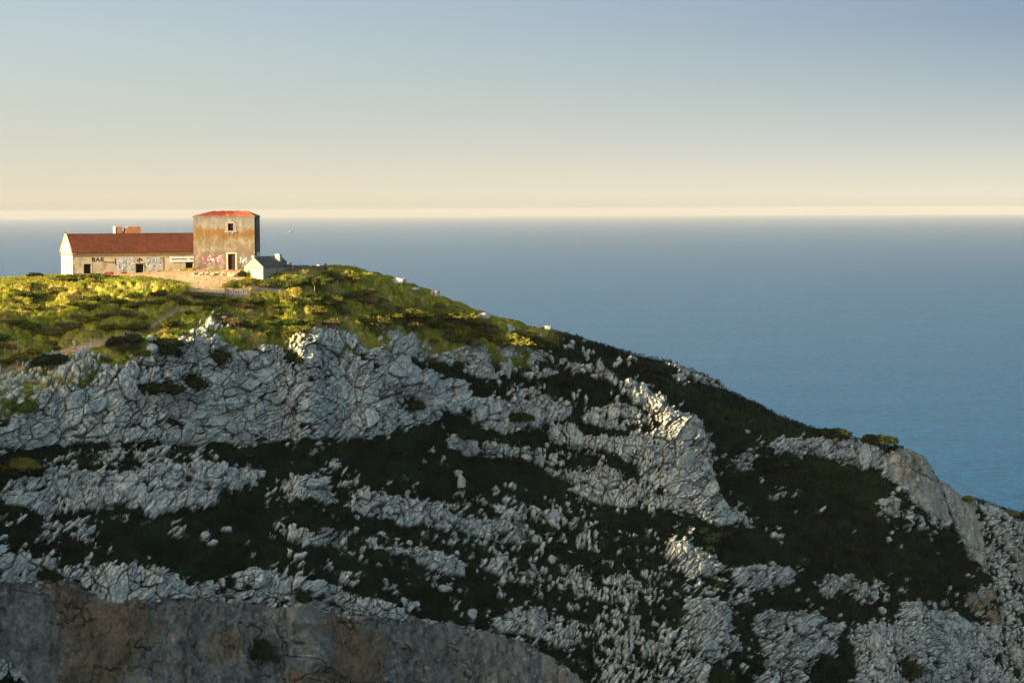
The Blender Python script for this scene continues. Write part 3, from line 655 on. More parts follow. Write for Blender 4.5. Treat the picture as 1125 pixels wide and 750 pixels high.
M_mural = blotch('graffiti_wall', (.50,.46,.37), (.24,.23,.19), 2.2, .9, (.58,.50,.37), bump=.2)
# tower wall: weathered plaster with a whitish top band and an ochre band under it
def tower_mat():
    m_, nt, bs = newmat('tower_plaster')
    L = nt.links; tc = nt.nodes.new('ShaderNodeTexCoord'); sep = nt.nodes.new('ShaderNodeSeparateXYZ'); L.new(tc.outputs['Object'], sep.inputs[0])
    def nz(sc_, dt=8, sx=(1,1,1)):
        mp = nt.nodes.new('ShaderNodeMapping'); mp.inputs['Scale'].default_value = sx; L.new(tc.outputs['Object'], mp.inputs[0])
        n = nt.nodes.new('ShaderNodeTexNoise'); n.inputs['Scale'].default_value = sc_; n.inputs['Detail'].default_value = dt; n.inputs['Roughness'].default_value = .65; L.new(mp.outputs[0], n.inputs['Vector']); return n.outputs['Fac']
    n1 = nz(.55); n2 = nz(.75); n3 = nz(.9, 6, (2,2,.35))
    ad = nt.nodes.new('ShaderNodeMath'); ad.operation = 'MULTIPLY_ADD'; L.new(n1, ad.inputs[0]); ad.inputs[1].default_value = 4.5; L.new(sep.outputs['Z'], ad.inputs[2])
    rp = nt.nodes.new('ShaderNodeValToRGB'); mr_ = nt.nodes.new('ShaderNodeMapRange'); mr_.inputs['From Min'].default_value = 2.2; mr_.inputs['From Max'].default_value = 10.8
    L.new(ad.outputs[0], mr_.inputs['Value']); L.new(mr_.outputs[0], rp.inputs[0])
    e = rp.color_ramp.elements; e[0].position = 0; e[0].color = (.10,.06,.035,1); e[1].position = 1; e[1].color = (.20,.185,.15,1)
    for ps, cc2 in ((.12,(.15,.105,.065,1)),(.3,(.165,.125,.08,1)),(.5,(.195,.155,.10,1)),(.60,(.185,.135,.07,1)),(.67,(.20,.105,.03,1)),(.79,(.21,.11,.033,1)),(.83,(.21,.19,.15,1))):
        k_ = e.new(ps); k_.color = cc2
    mx = nt.nodes.new('ShaderNodeMix'); mx.data_type = 'RGBA'; r2 = nt.nodes.new('ShaderNodeMapRange'); r2.inputs['From Min'].default_value = .48; r2.inputs['From Max'].default_value = .66; r2.inputs['To Max'].default_value = .75
    L.new(n2, r2.inputs['Value']); L.new(r2.outputs[0], mx.inputs['Factor']); L.new(rp.outputs[0], mx.inputs['A']); mx.inputs['B'].default_value = (.34,.295,.22,1)
    m3 = nt.nodes.new('ShaderNodeMix'); m3.data_type = 'RGBA'; r3 = nt.nodes.new('ShaderNodeMapRange'); r3.inputs['From Min'].default_value = .5; r3.inputs['From Max'].default_value = .7; r3.inputs['To Max'].default_value = .6
    L.new(n3, r3.inputs['Value']); L.new(r3.outputs[0], m3.inputs['Factor']); L.new(mx.outputs['Result'], m3.inputs['A']); m3.inputs['B'].default_value = (.09,.065,.04,1)
    L.new(m3.outputs['Result'], bs.inputs['Base Color']); bs.inputs['Roughness'].default_value = .92; bs.inputs['Specular IOR Level'].default_value = .2
    return m_
M_tower = tower_mat()
def zrow(v, d, u): return P(u, v, d).z

# ---------------- long house
GA = R(22); D0 = 314.5; a0, _ = slopes(80, 300); X0 = a0*D0
def lx(u, v=290):
    a, _ = slopes(u, v); return (a*D0-X0)/(math.cos(GA)-a*math.sin(GA))
zb0 = zrow(303.5, D0, 80)
def lz(u, v): X = lx(u, v); return zrow(v, D0+X*math.sin(GA), u)-zb0
LH = empty('long_house', (X0, D0, zb0), GA)
tag(LH, 'long low derelict house with brown tiled roof and BAR painted on its wall', 'house')
LL, LW = lx(214)+2.4, 10.8; EAVE = lz(140, 277.3); RIDGE = zrow(256.8, D0+LW/2*math.cos(GA)+lx(140)*math.sin(GA), 140)-zb0; WALLH = EAVE-.02
d1 = (lx(92),.3,lx(100),lz(96,290)); d2 = (lx(149.3),.3,lx(158),lz(153,290)); d3 = (lx(204),.3,lx(212.3),lz(208,288.2))
b = MB(); b.wall((0,0,-1.2),(1,0,0),(0,0,1),(0,.45,0),LL,WALLH+1.2,[(d[0],d[1]+1.2-.0,d[2],d[3]+1.2) for d in (d1,d2,d3)])
b.wall((0,LW,-1.2),(1,0,0),(0,0,1),(0,-.45,0),LL,WALLH+1.2,[(3,2.4,4,3.8),(9,2.4,10,3.8)])
b.build('wall', M_plaster, LH)
for k_, (a, b_, c_, e_) in enumerate((d1,d2,d3)):
    q = MB(); q.box(a-.0,.30,b_-1.0,c_,.36,e_-.01); q.build('doorway', M_dark, LH)
    if k_ < 2:
        q = MB(); q.box(a-.14,-.03,b_-.5,a-.003,.1,e_); q.box(c_+.003,-.03,b_-.5,c_+.14,.1,e_); q.box(a-.14,-.03,e_+.003,c_+.14,.1,e_+.14); q.build('door_surround', M_trim if k_ else M_plaster, LH)
# gable end (left)
gb = MB(); y_w = [(1.1,1.2,1.9,3.6),(4.6,1.2,5.6,3.6),(8.4,1.2,9.3,3.6)]
gb.wall((-.003,0.0,-1.2),(0,1,0),(0,0,1),(.4,0,0),LW,WALLH+1.2,[(p[0],p[1]+.4,p[2],p[3]) for p in y_w])
n_ = len(gb.v); gb.v += [(-.003,0,WALLH),(-.003,LW,WALLH),(-.003,LW/2,RIDGE-.1),(.4,0,WALLH),(.4,LW,WALLH),(.4,LW/2,RIDGE-.1)]
gb.f += [(n_,n_+1,n_+2),(n_+3,n_+5,n_+4),(n_,n_+2,n_+5,n_+3),(n_+1,n_+4,n_+5,n_+2)]
gb.build('gable_wall', M_gable, LH)
for p in y_w:
    q = MB(); q.box(.22,p[0],.0,.26,p[2],p[3]-1.2); q.build('window', blotch('faded_shutter',(.38,.22,.14),(.30,.17,.11),2,.9,bump=0) if p is y_w[0] else bpy.data.materials['faded_shutter'], LH)
q = MB(); q.box(-.16,-.05,WALLH-.32,-.006,LW+.05,WALLH-.12); q.build('gable_cornice', M_trim, LH)
for sgn in (0,1):
    q = MB(); y0_, y1_ = (0,LW/2) if sgn == 0 else (LW,LW/2)
    for (ya, za, yb_, zb_) in ((y0_,WALLH-.02,y1_,RIDGE-.05),):
        q.quad((-.22,ya,za),(-.22,yb_,zb_),(-.22,yb_,zb_+.2),(-.22,ya,za+.2)); q.quad((.02,ya,za),(.02,ya,za+.2),(.02,yb_,zb_+.2),(.02,yb_,zb_)); q.quad((-.22,ya,za+.2),(-.22,yb_,zb_+.2),(.02,yb_,zb_+.2),(.02,ya,za+.2)); q.quad((-.22,ya,za),(.02,ya,za),(.02,yb_,zb_),(-.22,yb_,zb_))
    q.build('gable_coping', M_gable, LH)
# cornice under the eaves
q = MB(); q.box(-.02,-.10,lz(140,281.2),LL,-.004,lz(140,279.2)); q.box(-.02,-.2,lz(140,279.2)+.003,LL,-.004,WALLH-.03); q.build('eaves_cornice', blotch('shadowed_cornice',(.30,.20,.10),(.24,.16,.08),.8,.9,bump=0), LH)  # ochre-brown plaster with the shadow under the eaves put into its colour
# tiled roof with corrugated rows of pantiles
def roof_slope(p00, p10, p01, p11, n, amp=.035):
    """p00-p10 eave, p01-p11 ridge; n pantile columns"""
    q = MB(); p00,p10,p01,p11 = map(Vector,(p00,p10,p01,p11)); nrm = (p10-p00).cross(p01-p00).normalized(); rows_ = 14
    for i in range(n*4):
        s0, s1 = i/(n*4), (i+1)/(n*4)
        for j in range(rows_):
            t0, t1 = j/rows_, (j+1)/rows_
            def pt(s, t, k_):
                a = p00.lerp(p10,s); c_ = p01.lerp(p11,s); w_ = amp*math.cos(2*PI_*s*n)+k_
                w_ += .05*math.sin(9*s+3*t)*math.sin(17*s)
                return a.lerp(c_,t)+nrm*w_
            q.quad(pt(s0,t0,.03),pt(s1,t0,.03),pt(s1,t1,0),pt(s0,t1,0)); 
            if i%4 == 0 and False: pass
            q.quad(pt(s0,t0,-.03),pt(s1,t0,-.03),pt(s1,t0,.03),pt(s0,t0,.03))
    return q
mid = LW/2
roof_slope((-.1,-.32,WALLH+.02),(LL,-.32,WALLH+.02),(-.1,mid,RIDGE),(LL,mid,RIDGE),80).build('roof', M_tile, LH)
r2_ = roof_slope((LL,LW+.3,WALLH+.02),(-.1,LW+.3,WALLH+.02),(LL,mid,RIDGE),(-.1,mid,RIDGE),80).build('rear_roof', M_tile, LH)
q = MB()
for i in range(44):
    x = -.15+i*(LL+.1)/44; q.box(x,mid-.11,RIDGE-.02,x+(LL+.1)/44-.03,mid+.11,RIDGE+.07)
q.build('ridge_tiles', M_tile, LH)
q = MB(); q.box(-.3,mid-.12,RIDGE+.08,0.02,mid+.12,RIDGE+.32); q.build('finial', M_trim, LH)
# broken brick chimney blocks behind the ridge
def brickstack(x0, x1, z1, jag, bite=None):
    q = MB(); n = max(3,int((x1-x0)/.28))
    for i in range(n):
        a = x0+(x1-x0)*i/n; c_ = x0+(x1-x0)*(i+1)/n
        hgt = z1-jag*random.random()-(bite or 0)*(1 if i in (0,) else 0)
        q.box(a+.001,mid+.7,RIDGE-1.0,c_-.001,mid+2.3,hgt)
    return q
zt = lz(140,248)-.12
CS = 1.5
brickstack(lx(125.2)+CS,lx(132.6)+CS,zt,.08).build('chimney', M_brick, LH)
brickstack(lx(136.6)+CS,lx(153.4)+CS,zt,.12,.25).build('chimney', M_brick, LH)
q = MB(); q.box(lx(132.7)+CS,mid+.8,RIDGE-1.0,lx(136.5)+CS,mid+2.1,zt-.85); q.build('chimney_saddle', M_brick, LH)
q = MB(); q.box(lx(125.2)+CS-.07,mid+.65,RIDGE-1.,lx(125.2)+CS-.004,mid+2.4,zt-.02); q.build('chimney_lit_side', M_gable, LH)  # pale slab added for the sunlit left side of the chimney
# lettering and graffiti: strokes of paint on the wall
def stroke(mb, pts, w, y=-.006, xz=None):
    for (x0,z0),(x1,z1) in zip(pts,pts[1:]):
        d_ = Vector((x1-x0,z1-z0)); 
        if d_.length < 1e-5: continue
        n = Vector((-d_.y,d_.x)).normalized()*w/2; e = d_.normalized()*w*.3
        a = Vector((x0,z0))-e; c_ = Vector((x1,z1))+e
        mb.quad((a.x-n.x,y,a.y-n.y),(c_.x-n.x,y,c_.y-n.y),(c_.x+n.x,y,c_.y+n.y),(a.x+n.x,y,a.y+n.y)); y -= .0004
    return mb
def U_(pts): return [(lx(u,v), lz(u,v)) for u,v in pts]
q = MB()
for pl_ in ([(101.5,287),(101.5,283.3),(103.4,283.4),(103.6,284.8),(101.6,285.1),(104,286),(103.8,287.2),(101.5,287.2)],[(105.4,287.2),(107.4,283.2),(109.6,287.2)],[(106.2,285.8),(108.8,285.8)],[(111,287.2),(111,283.2),(113.4,283.5),(113.4,285),(111.2,285.3),(114.4,287.8),(117,288.2),(127.2,288.4)],[(126.6,284),(127.2,291)]):
    stroke(q, U_(pl_), .15)
q.build('bar_lettering', M_black, LH)
q = MB(); stroke(q, U_([(112.4,290.8),(113.6,290),(115,291),(116,290.2),(116.6,291.3),(114.6,294.8),(112.4,290.8)]), .05); q.build('heart_drawing', M_trim, LH)
for rg in ((128.5,147.6),(159.6,178)):
    q = MB(); n = 9
    for i in range(n):
        ua, ub = rg[0]+(rg[1]-rg[0])*i/n, rg[0]+(rg[1]-rg[0])*(i+1)/n-.02
        q.quad(*[(lx(u),-.005,lz(u,v)) for u,v in ((ua,298-random.random()),(ub,298-random.random()),(ub,282.2+random.random()*.8),(ua,282.2+random.random()*.8))])
    q.build('graffiti_mural', M_grey, LH)
for mt, nst, seed in ((M_black,34,3),(M_white,44,4),(M_cyan,14,5)):
    random.seed(seed); q = MB()
    for i in range(nst):
        u = random.choice([random.uniform(129,147),random.uniform(160,177)]); v = random.uniform(283,296.5); pts = [(u,v)]
        for s_ in range(4): pts.append((pts[-1][0]+random.uniform(-1.3,1.3), min(297,max(283,pts[-1][1]+random.uniform(-1.3,1.3)))))
        stroke(q, U_(pts), .06 if mt is M_black else .09, y=-.010-.004*seed)
    q.build('graffiti_scrawl', mt, LH)
q = MB(); stroke(q, U_([(150.5,287),(152,284.6),(153.4,283.6),(155,284.4),(156.4,286.6)]), .14); stroke(q, U_([(153.3,289),(153.5,284.4)]), .1, y=-.012); stroke(q, U_([(151.5,286.8),(155,285.6)]), .14,y=-.015); q.build('flourish_over_door', M_black, LH)
q = MB()
for rg in ([(115,300.3),(117.4,299.2),(119.4,300.2)],[(120.6,300.4),(121,299.1),(123.6,299.2),(123.4,300.5),(121,300.5)],[(131.5,299.6),(134,299.1),(138,299.2),(137.8,300),(132,300.1)]):
    stroke(q, [(x, z) for x, z in U_(rg)], .22, y=-.36)
# low whitewashed plinth the red paint is on
pl2 = MB(); pl2.box(lx(110),-.34,-.8,lx(148.8),-.004,lz(130,298.9)); pl2.build('plinth', M_plaster, LH); q.build('red_paint_letters', M_red, LH)
q = MB(); q.box(lx(178.9),-.05,-.3,lx(179.6),-.004,lz(179,282)); q.build('drainpipe', M_trim, LH)
q = MB(); q.box(lx(187.3),-.16,lz(200,287.8),lx(213.2)-.05,-.02,lz(200,282.0)); sg = q.build('sign_board', M_white, LH)
q = MB(); zc_ = lz(200,284.6); 
x = lx(188.8); q.box(x,-.175,zc_-.1,x+.28,-.163,zc_+.12)
x = lx(191.5); 
for wds in (.5,.12,.42,.14,.62,.3,-.35,.16,.5):
    if wds < 0: x += -wds; continue
    nl = max(1,int(wds/.14)); 
    for i in range(nl): q.box(x,-.175,zc_-.09,x+.10,-.163,zc_+.11*random.uniform(.7,1)); x += .135
    x += .06
q.build('sign_lettering', M_black, sg)
random.seed(11)

# ---------------- tower house
DT = 312.4; TX0 = slopes(213,297)[0]*DT; TX1 = slopes(280,297)[0]*DT; zt0 = zrow(298.6, DT, 247); TW = TX1-TX0
TH = empty('tower_house', (TX0, DT, zt0), R(.6)); tag(TH, 'square two-storey derelict tower house with weathered plaster and low red hipped roof', 'house')
tx = lambda u: slopes(u,280)[0]*DT-TX0
tz = lambda v: zrow(v, DT, 247)-zt0
HT = tz(238.6); TD = 7.4
wn = (tx(250.8),tz(253.2),tx(256.8),tz(245.8)); dr = (tx(250.4),tz(295.9),tx(258.3),tz(279))
b = MB(); b.wall((0,0,-1),(1,0,0),(0,0,1),(0,.5,0),TW,HT+1,[(w[0],w[1]+1,w[2],w[3]+1) for w in (wn,dr)])
b.wall((0,.5,-1),(0,1,0),(0,0,1),(.5,0,0),TD-1,HT+1,[]); b.wall((TW,.5,-1),(0,1,0),(0,0,1),(-.5,0,0),TD-1,HT+1,[(2.6,6,3.5,7.4)])
b.wall((0,TD,-1),(1,0,0),(0,0,1),(0,-.5,0),TW,HT+1,[]); b.build('wall', M_tower, TH)
q = MB(); q.box(dr[0],.34,dr[1]-.2,dr[2],.4,dr[3]); q.build('door', blotch('brown_door',(.05,.025,.015),(.035,.018,.01),2,.8,bump=0), TH)
q = MB(); q.box(wn[0],.34,wn[1],wn[2],.4,wn[3]); wo = q.build('window', M_dark, TH)
q = MB(); cx_ = (wn[0]+wn[2])/2; q.box(cx_-.03,.28,wn[1],cx_+.03,.33,wn[3]); q.box(wn[0],.285,(wn[1]+wn[3])/2,wn[2],.325,(wn[1]+wn[3])/2+.06); q.build('window_frame', blotch('red_frame',(.22,.07,.05),(.16,.05,.04),2,.8,bump=0), wo)
q = MB(); e1 = .42
q.box(wn[0]-e1,-.05,wn[1]-.12,wn[0]-.003,.12,wn[3]+.05); q.box(wn[2]+.003,-.05,wn[1]-.12,wn[2]+e1,.12,wn[3]+.05)
q.build('window_surround', blotch('bare_stone_surround',(.30,.28,.25),(.18,.16,.14),2.5,.9,(.42,.40,.36),bump=.2), TH)
q = MB()
for a in range(8):
    t0 = a/8; t1 = (a+1)/8; x0_ = wn[0]-e1+.1+(wn[2]-wn[0]+2*e1-.2)*t0; x1_ = wn[0]-e1+.1+(wn[2]-wn[0]+2*e1-.2)*t1
    hh = .32*math.sin(PI_*(t0+t1)/2); q.box(x0_,-.09,wn[3]+.055,x1_-.002,.1,wn[3]+.17+hh)
q.build('window_hood', bpy.data.materials['bare_stone_surround'], TH)
q = MB(); q.box(wn[0]-.55,-.18,wn[1]-.32,wn[2]+.55,.0,wn[1]-.125); q.box(cx_-.55,-.12,wn[1]-.62,cx_-.3,-.004,wn[1]-.325); q.box(cx_+.2,-.12,wn[1]-.58,cx_+.42,-.004,wn[1]-.325); q.build('balcony_sill', bpy.data.materials['bare_stone_surround'], TH)
q = MB(); q.box(dr[0]-.3,-.04,dr[1]-.1,dr[0]-.004,.1,dr[3]+.02); q.box(dr[2]+.004,-.04,dr[1]-.1,dr[2]+.3,.1,dr[3]+.02); q.box(dr[0]-.3,-.04,dr[3]+.024,dr[2]+.3,.1,dr[3]+.24); q.build('door_surround', M_plaster, TH)
q = MB(); q.box(-.12,-.12,HT+.003,TW+.12,TD+.12,HT+.16); q.build('cornice', M_conc, TH)
rz = tz(232.6)+.1; x0_, x1_ = tx(233), tx(267); ez_ = HT+.165; ym = TD/2
roof_slope((0,0,ez_),(TW,0,ez_),(x0_,ym,rz),(x1_,ym,rz),34,.03).build('roof', M_tile2, TH)
q = roof_slope((TW,0,ez_),(TW,TD,ez_),(x1_,ym,rz),(x1_+.01,ym,rz),26,.03); q.build('roof', M_tile2, TH)
q = roof_slope((TW,TD,ez_),(0,TD,ez_),(x1_,ym,rz),(x0_,ym,rz),34,.03); q.build('roof', M_tile2, TH)
q = roof_slope((0,TD,ez_),(0,0,ez_),(x0_,ym,rz),(x0_+.01,ym,rz),26,.03); q.build('roof', M_tile2, TH)
q = MB(); q.box(tx(236),1.2,ez_-.0,tx(236)+.3,1.5,ez_+.3); q.box(tx(249),.4,ez_,tx(252),.8,ez_+.28); q.build('broken_tiles', M_trim, TH)
q = MB(); q.box(TW+.004,.8,-.5,TW+.16,1.0,HT-.1); q.build('drainpipe', M_conc, TH)
def spray(name, mat, u0, u1, v0, v1, n, w, seed, y, par, fx, fz):
    r = random.Random(seed); q = MB()
    for i in range(n):
        u = u0+(u1-u0)*(i+.5)/n; v = r.uniform(v0,v1); pts = [(u,v)]
        for s_ in range(6): pts.append((min(u1,max(u0,pts[-1][0]+r.uniform(-1.9,1.9))), min(v1,max(v0,pts[-1][1]+r.uniform(-3.5,3.5)))))
        stroke(q, [(fx(a), fz(b_)) for a, b_ in pts], w, y=y)
    return q.build(name, mat, par)
spray('pink_graffiti', M_pink, 214.6, 246, 280, 290, 15, .26, 1, -.008, TH, tx, tz)
spray('plum_graffiti', M_dpink, 223, 240, 281, 288, 12, .07, 2, -.03, TH, tx, tz)
spray('white_graffiti', M_white, 226, 244, 281, 288, 5, .05, 6, -.045, TH, tx, tz)
spray('blue_graffiti', M_cyan, 263.5, 270.5, 283, 293, 5, .15, 3, -.008, TH, tx, tz)
q = MB(); q.box(TW+.18,1.2,1.6,TW+.22,5.6,3.0); q.build('white_poster', M_white, TH)

# ---------------- small gabled hut
DH = 308.6; gr = R(-35); hc0 = slopes(268.6,304)[0]*DH; zh0 = zrow(305.4, DH, 280)
HU = empty('gabled_hut', (hc0, DH, zh0), gr); tag(HU, 'small hut with sunlit yellow gable and dark roof right of the tower house', 'hut')
GW, GL = 3.85, 6.2; hw = zrow(292.4,DH,280)-zh0; hr = zrow(282.8,DH-1,280)-zh0
b = MB(); hdoors = [(.62,.5,1.32,1.75),(2.0,.5,2.75,1.8),(3.0,.5,3.45,1.8)]
b.wall((0,0,-.5),(1,0,0),(0,0,1),(0,.3,0),GW,hw+.5,[(a,c_,d_,e_) for a,c_,d_,e_ in hdoors[:1]])
n_ = len(b.v); b.v += [(0,0,hw),(GW,0,hw),(GW/2,0,hr),(0,.3,hw),(GW,.3,hw),(GW/2,.3,hr)]; b.f += [(n_,n_+1,n_+2),(n_+3,n_+5,n_+4),(n_,n_+2,n_+5,n_+3),(n_+1,n_+4,n_+5,n_+2)]
b.build('gable_wall', blotch('yellow_plaster',(.66,.50,.27),(.58,.42,.21),1.2,.9,(.74,.64,.45),bump=.1), HU)
b = MB(); b.wall((GW,.3,-1.2),(0,1,0),(0,0,1),(-.3,0,0),GL-.3,hw+1.2,[]); b.wall((0,.3,-.5),(0,1,0),(0,0,1),(.3,0,0),GL-.3,hw+.5,[]); b.box(.3,GL-.3,-.5,GW-.3,GL,hw); b.build('side_wall', M_mural, HU)
q = MB(); q.box(hdoors[0][0],.2,0,hdoors[0][2],.25,1.3); q.build('door', blotch('ochre_door',(.42,.24,.07),(.36,.2,.06),2,.8,bump=0), HU)
q = MB(); q.box(1.78,-.05,0,2.38,-.004,1.32); q.build('white_door', M_white, HU)
q = MB(); q.box(2.75,-.05,0,3.35,-.004,1.25); q.build('white_door', M_white, HU)
q = MB(); q.box(0,-.02,0,.45,-.003,1.3); q.build('whitewash_panel', M_white, HU)
q = MB(); stroke(q, [(1.45,1.62),(1.6,1.78),(1.8,1.6)], .12,y=-.01); stroke(q, [(2.05,1.75),(2.3,1.6),(2.4,1.75)], .12,y=-.01); q.build('dark_scrawl', M_black, HU)
for sg_ in (0,1):
    xe = -.2 if sg_ == 0 else GW+.2; q = MB(); ze = hw-.12
    for zz in (0,): 
        A_ = [(xe,-.12,ze),(xe,GL+.1,ze),(GW/2,GL+.1,hr+.02),(GW/2,-.12,hr+.02)]; Bt = [(x_,y_,z_+.12) for x_,y_,z_ in A_]
        q.quad(*A_); q.quad(*Bt)
        for i in range(4): q.quad(A_[i],A_[(i+1)%4],Bt[(i+1)%4],Bt[i])
    q.build('roof', M_slate, HU)
q = MB(); q.box(GW/2-.25,-.16,hr-.05,GW/2+.25,.4,hr+.28); q.build('gable_cap', blotch('pale_cap',(.7,.56,.34),(.62,.48,.28),2,.9,bump=0), HU)
q = MB()
for i in range(10): q.box(.1,-.15,0,.2,-.14,.1)
# chimney stack of the hut
ch = MB(); ch.box(GW/2+.4,4.6,hw+.2,GW/2+1.2,5.2,hr+.3); ch.box(GW/2+.3,4.5,hr+.303,GW/2+1.3,5.3,hr+.42); ch.build('chimney', M_gable, HU)
# ruined stone annex to the right of hut
p = P(316,306,311.5); AN = empty('ruined_annex', (p.x, p.y, p.z-.3), R(-30)); tag(AN, 'broken grey block of rubble masonry behind the gabled hut, chimney stub on top', 'ruin')
q = MB(); q.box(-1.1,0,-.5,1.1,2.2,2.0)
for i in range(6): q.box(-1.1+i*.36,.1,2.003,-1.1+i*.36+.33,1.2+.2*(i%2),2.05+random.uniform(.1,.7)*(1-abs(i-2)/5))
q.build('masonry', M_conc, AN)
q = MB(); q.box(-1.3,-.3,1.5,-.75,.3,2.95); q.build('chimney_stub', M_gable, AN)
q = MB(); q.box(-.3,-.2,2.2,.3,.4,2.75); q.build('fallen_block', M_gable, AN)
# long rubble wall behind
def rubble_wall(name, pts, h0, h1, th, mat, label, cat='wall', n=22, base=.8, jag=.12):
    a = Vector(pts[0]); c_ = Vector(pts[1]); dv_ = c_-a; L_ = Vector((dv_.x,dv_.y,0)).length; rz_ = math.atan2(dv_.y, dv_.x)
    o = empty(name, a, rz_); q = MB()
    for i in range(n):
        t0, t1 = i/n, (i+1)/n; zz = dv_.z*(t0+t1)/2; q.box(L_*t0+.002,0,zz-base,L_*t1-.002,th,zz+h0+(h1-h0)*t0+random.uniform(-jag,jag))
    w_ = q.build('masonry', mat, o); tag(o, label, cat); return o, L_
pa_ = P(322,300,313.5); pb_ = P(360,298.5,319)
o, L_ = rubble_wall('rubble_wall', (pa_,pb_), 1.25, .95, .5, M_stone, 'long brown rubble wall running right from the gabled hut along the hilltop', jag=.04, n=30)
q = MB(); q.box(L_*.75,-.05,1.0,L_-.3,.55,1.16); q.build('pale_coping', M_gable, o)
p = P(357.6,296.6,318.4); ps = MB(); ps.box(-.16,-.16,-.5,.16,.16,.95); ps.box(-.2,-.2,.953,.2,.2,1.02); o = ps.build('gate_post', M_black, None, p); tag(o, 'dark stubby post at the right end of the rubble wall', 'post')
# low walls in the foreground
g1_, _n = hit(203,322); g2_, _n = hit(243,326)
def on_ground(u, v, dz=0): p, n = hit(u, v); return Vector((p.x,p.y,p.z+dz))
dw = hit(226,327)[0].y
o, L_ = rubble_wall('retaining_wall', (P(205,327.5,dw),P(245,328.5,dw+.4)), .95, .9, .5, M_conc, 'low grey retaining wall below the bare earth yard', n=16, jag=.02)
q = MB(); q.box(0,-.05,.98,L_,.6,1.08); q.build('coping', M_gable, o)
o, L_ = rubble_wall('retaining_wall', (on_ground(276,320),on_ground(314,320.5)), .9, .8, 1.5, M_conc, 'low grey retaining wall with earthen top below the green shrub bank', n=16, jag=.02)
q = MB(); q.box(0,-.03,.93,L_,1.55,1.02); q.build('earth_top', blotch('packed_earth',(.42,.27,.15),(.36,.23,.13),1,.95,bump=.2), o)
o, L_ = rubble_wall('painted_wall', (on_ground(246,327),on_ground(274,330)), 1.1, .9, .4, blotch('sandy_wall',(.50,.38,.22),(.42,.30,.16),1.4,.95,bump=.3), 'short sandy wall with white graffiti between two grey retaining walls', n=12, jag=.1)
q = MB(); 
for (cx2, cz2, ww, hh2) in ((1.0,.55,.5,.55),(1.75,.5,.6,.6),(2.5,.42,.4,.5)):
    pts = [(cx2+ww/2*math.cos(t*PI_/5), cz2+hh2/2*math.sin(t*PI_/5)) for t in range(1,11)]; stroke(q, pts, .16, y=-.02)
stroke(q, [(.2,.8),(.25,.35)], .14, y=-.02); stroke(q, [(3.0,.6),(3.0,.2),(3.3,.2),(3.3,.6)], .13, y=-.02); q.build('white_graffiti', M_white, o)
# stones of the terrace in front of the tower
random.seed(5)
M_sand = blotch('sandy_stone',(.55,.40,.24),(.45,.32,.2),2,.95,bump=.4)
sprot = [boulder_mesh(s) for s in (20,21)]
for s__ in sprot: s__.materials.clear(); s__.materials.append(M_sand)
for i in range(26):
    u = 212+i*2.1+random.uniform(-.8,.8); v = 300.5+random.uniform(-.9,1.6); pz, n = hit(u,v)
    o = bpy.data.objects.new('terrace_stone', random.choice(sprot)); C.objects.link(o); o.location = pz+Vector((0,0,.08)); s = random.uniform(.16,.36); o.scale = (s*1.4,s,s*.8); o.rotation_euler = (0,0,random.uniform(0,3))
    tag(o, 'sandy stone in the low terrace edge below the tower house', 'stone', 'stones of the terrace edge')
pz, n = hit(257,303); o = bpy.data.objects.new('terrace_stone', sprot[0]); C.objects.link(o); o.location = pz; o.scale = (1.1,.7,.55); tag(o,'large sandy boulder heap left of the small bush by the hut','boulder')
# fence posts on the slope
for (u, v, h, lb) in ((347.5,315,1.35,'slim pale post behind the lit shrubs, second from left and highest'),(341.5,327,1.4,'slim pale post on the slope, leftmost of the four'),(367.5,319,1.2,'slim pale post on the slope, third from left'),(392.5,327,1.2,'slim pale post on the slope, rightmost of the four')):
    pz, n = hit(u, v); q = MB(); n8 = 8
    for i in range(n8):
        a, c_ = 2*PI_*i/n8, 2*PI_*(i+1)/n8; q.quad((.05*math.cos(a),.05*math.sin(a),-.3),(.05*math.cos(c_),.05*math.sin(c_),-.3),(.04*math.cos(c_),.04*math.sin(c_),h),(.04*math.cos(a),.04*math.sin(a),h))
    q.quad(*[(.04*math.cos(2*PI_*i/n8),.04*math.sin(2*PI_*i/n8),h) for i in range(n8)]); q.box(-.055,-.055,h-.12,.055,.055,h-.08)
    o = q.build('fence_post', blotch('pale_post',(.5,.48,.42),(.42,.4,.35),3,.8,bump=0), None, pz); tag(o, lb, 'post', 'fence posts on the slope')
# square pillbox near the skyline
pz, n = hit(472,325); o = empty('stone_hut', pz-Vector((0,0,.25)), R(-25)); q = MB(); q.wall((0,0,-.3),(1,0,0),(0,0,1),(0,.25,0),1.15,1.05,[(.4,.55,.75,.85)]); q.box(0,.253,-.3,.2,1.1,.75); q.box(.95,.253,-.3,1.15,1.1,.75); q.build('wall', M_gable, o)
q = MB(); q.box(-.06,-.06,.753,1.21,1.16,.85); q.build('roof_slab', M_stone, o); tag(o, 'tiny square stone shelter near the skyline right of the white boulder', 'shelter')

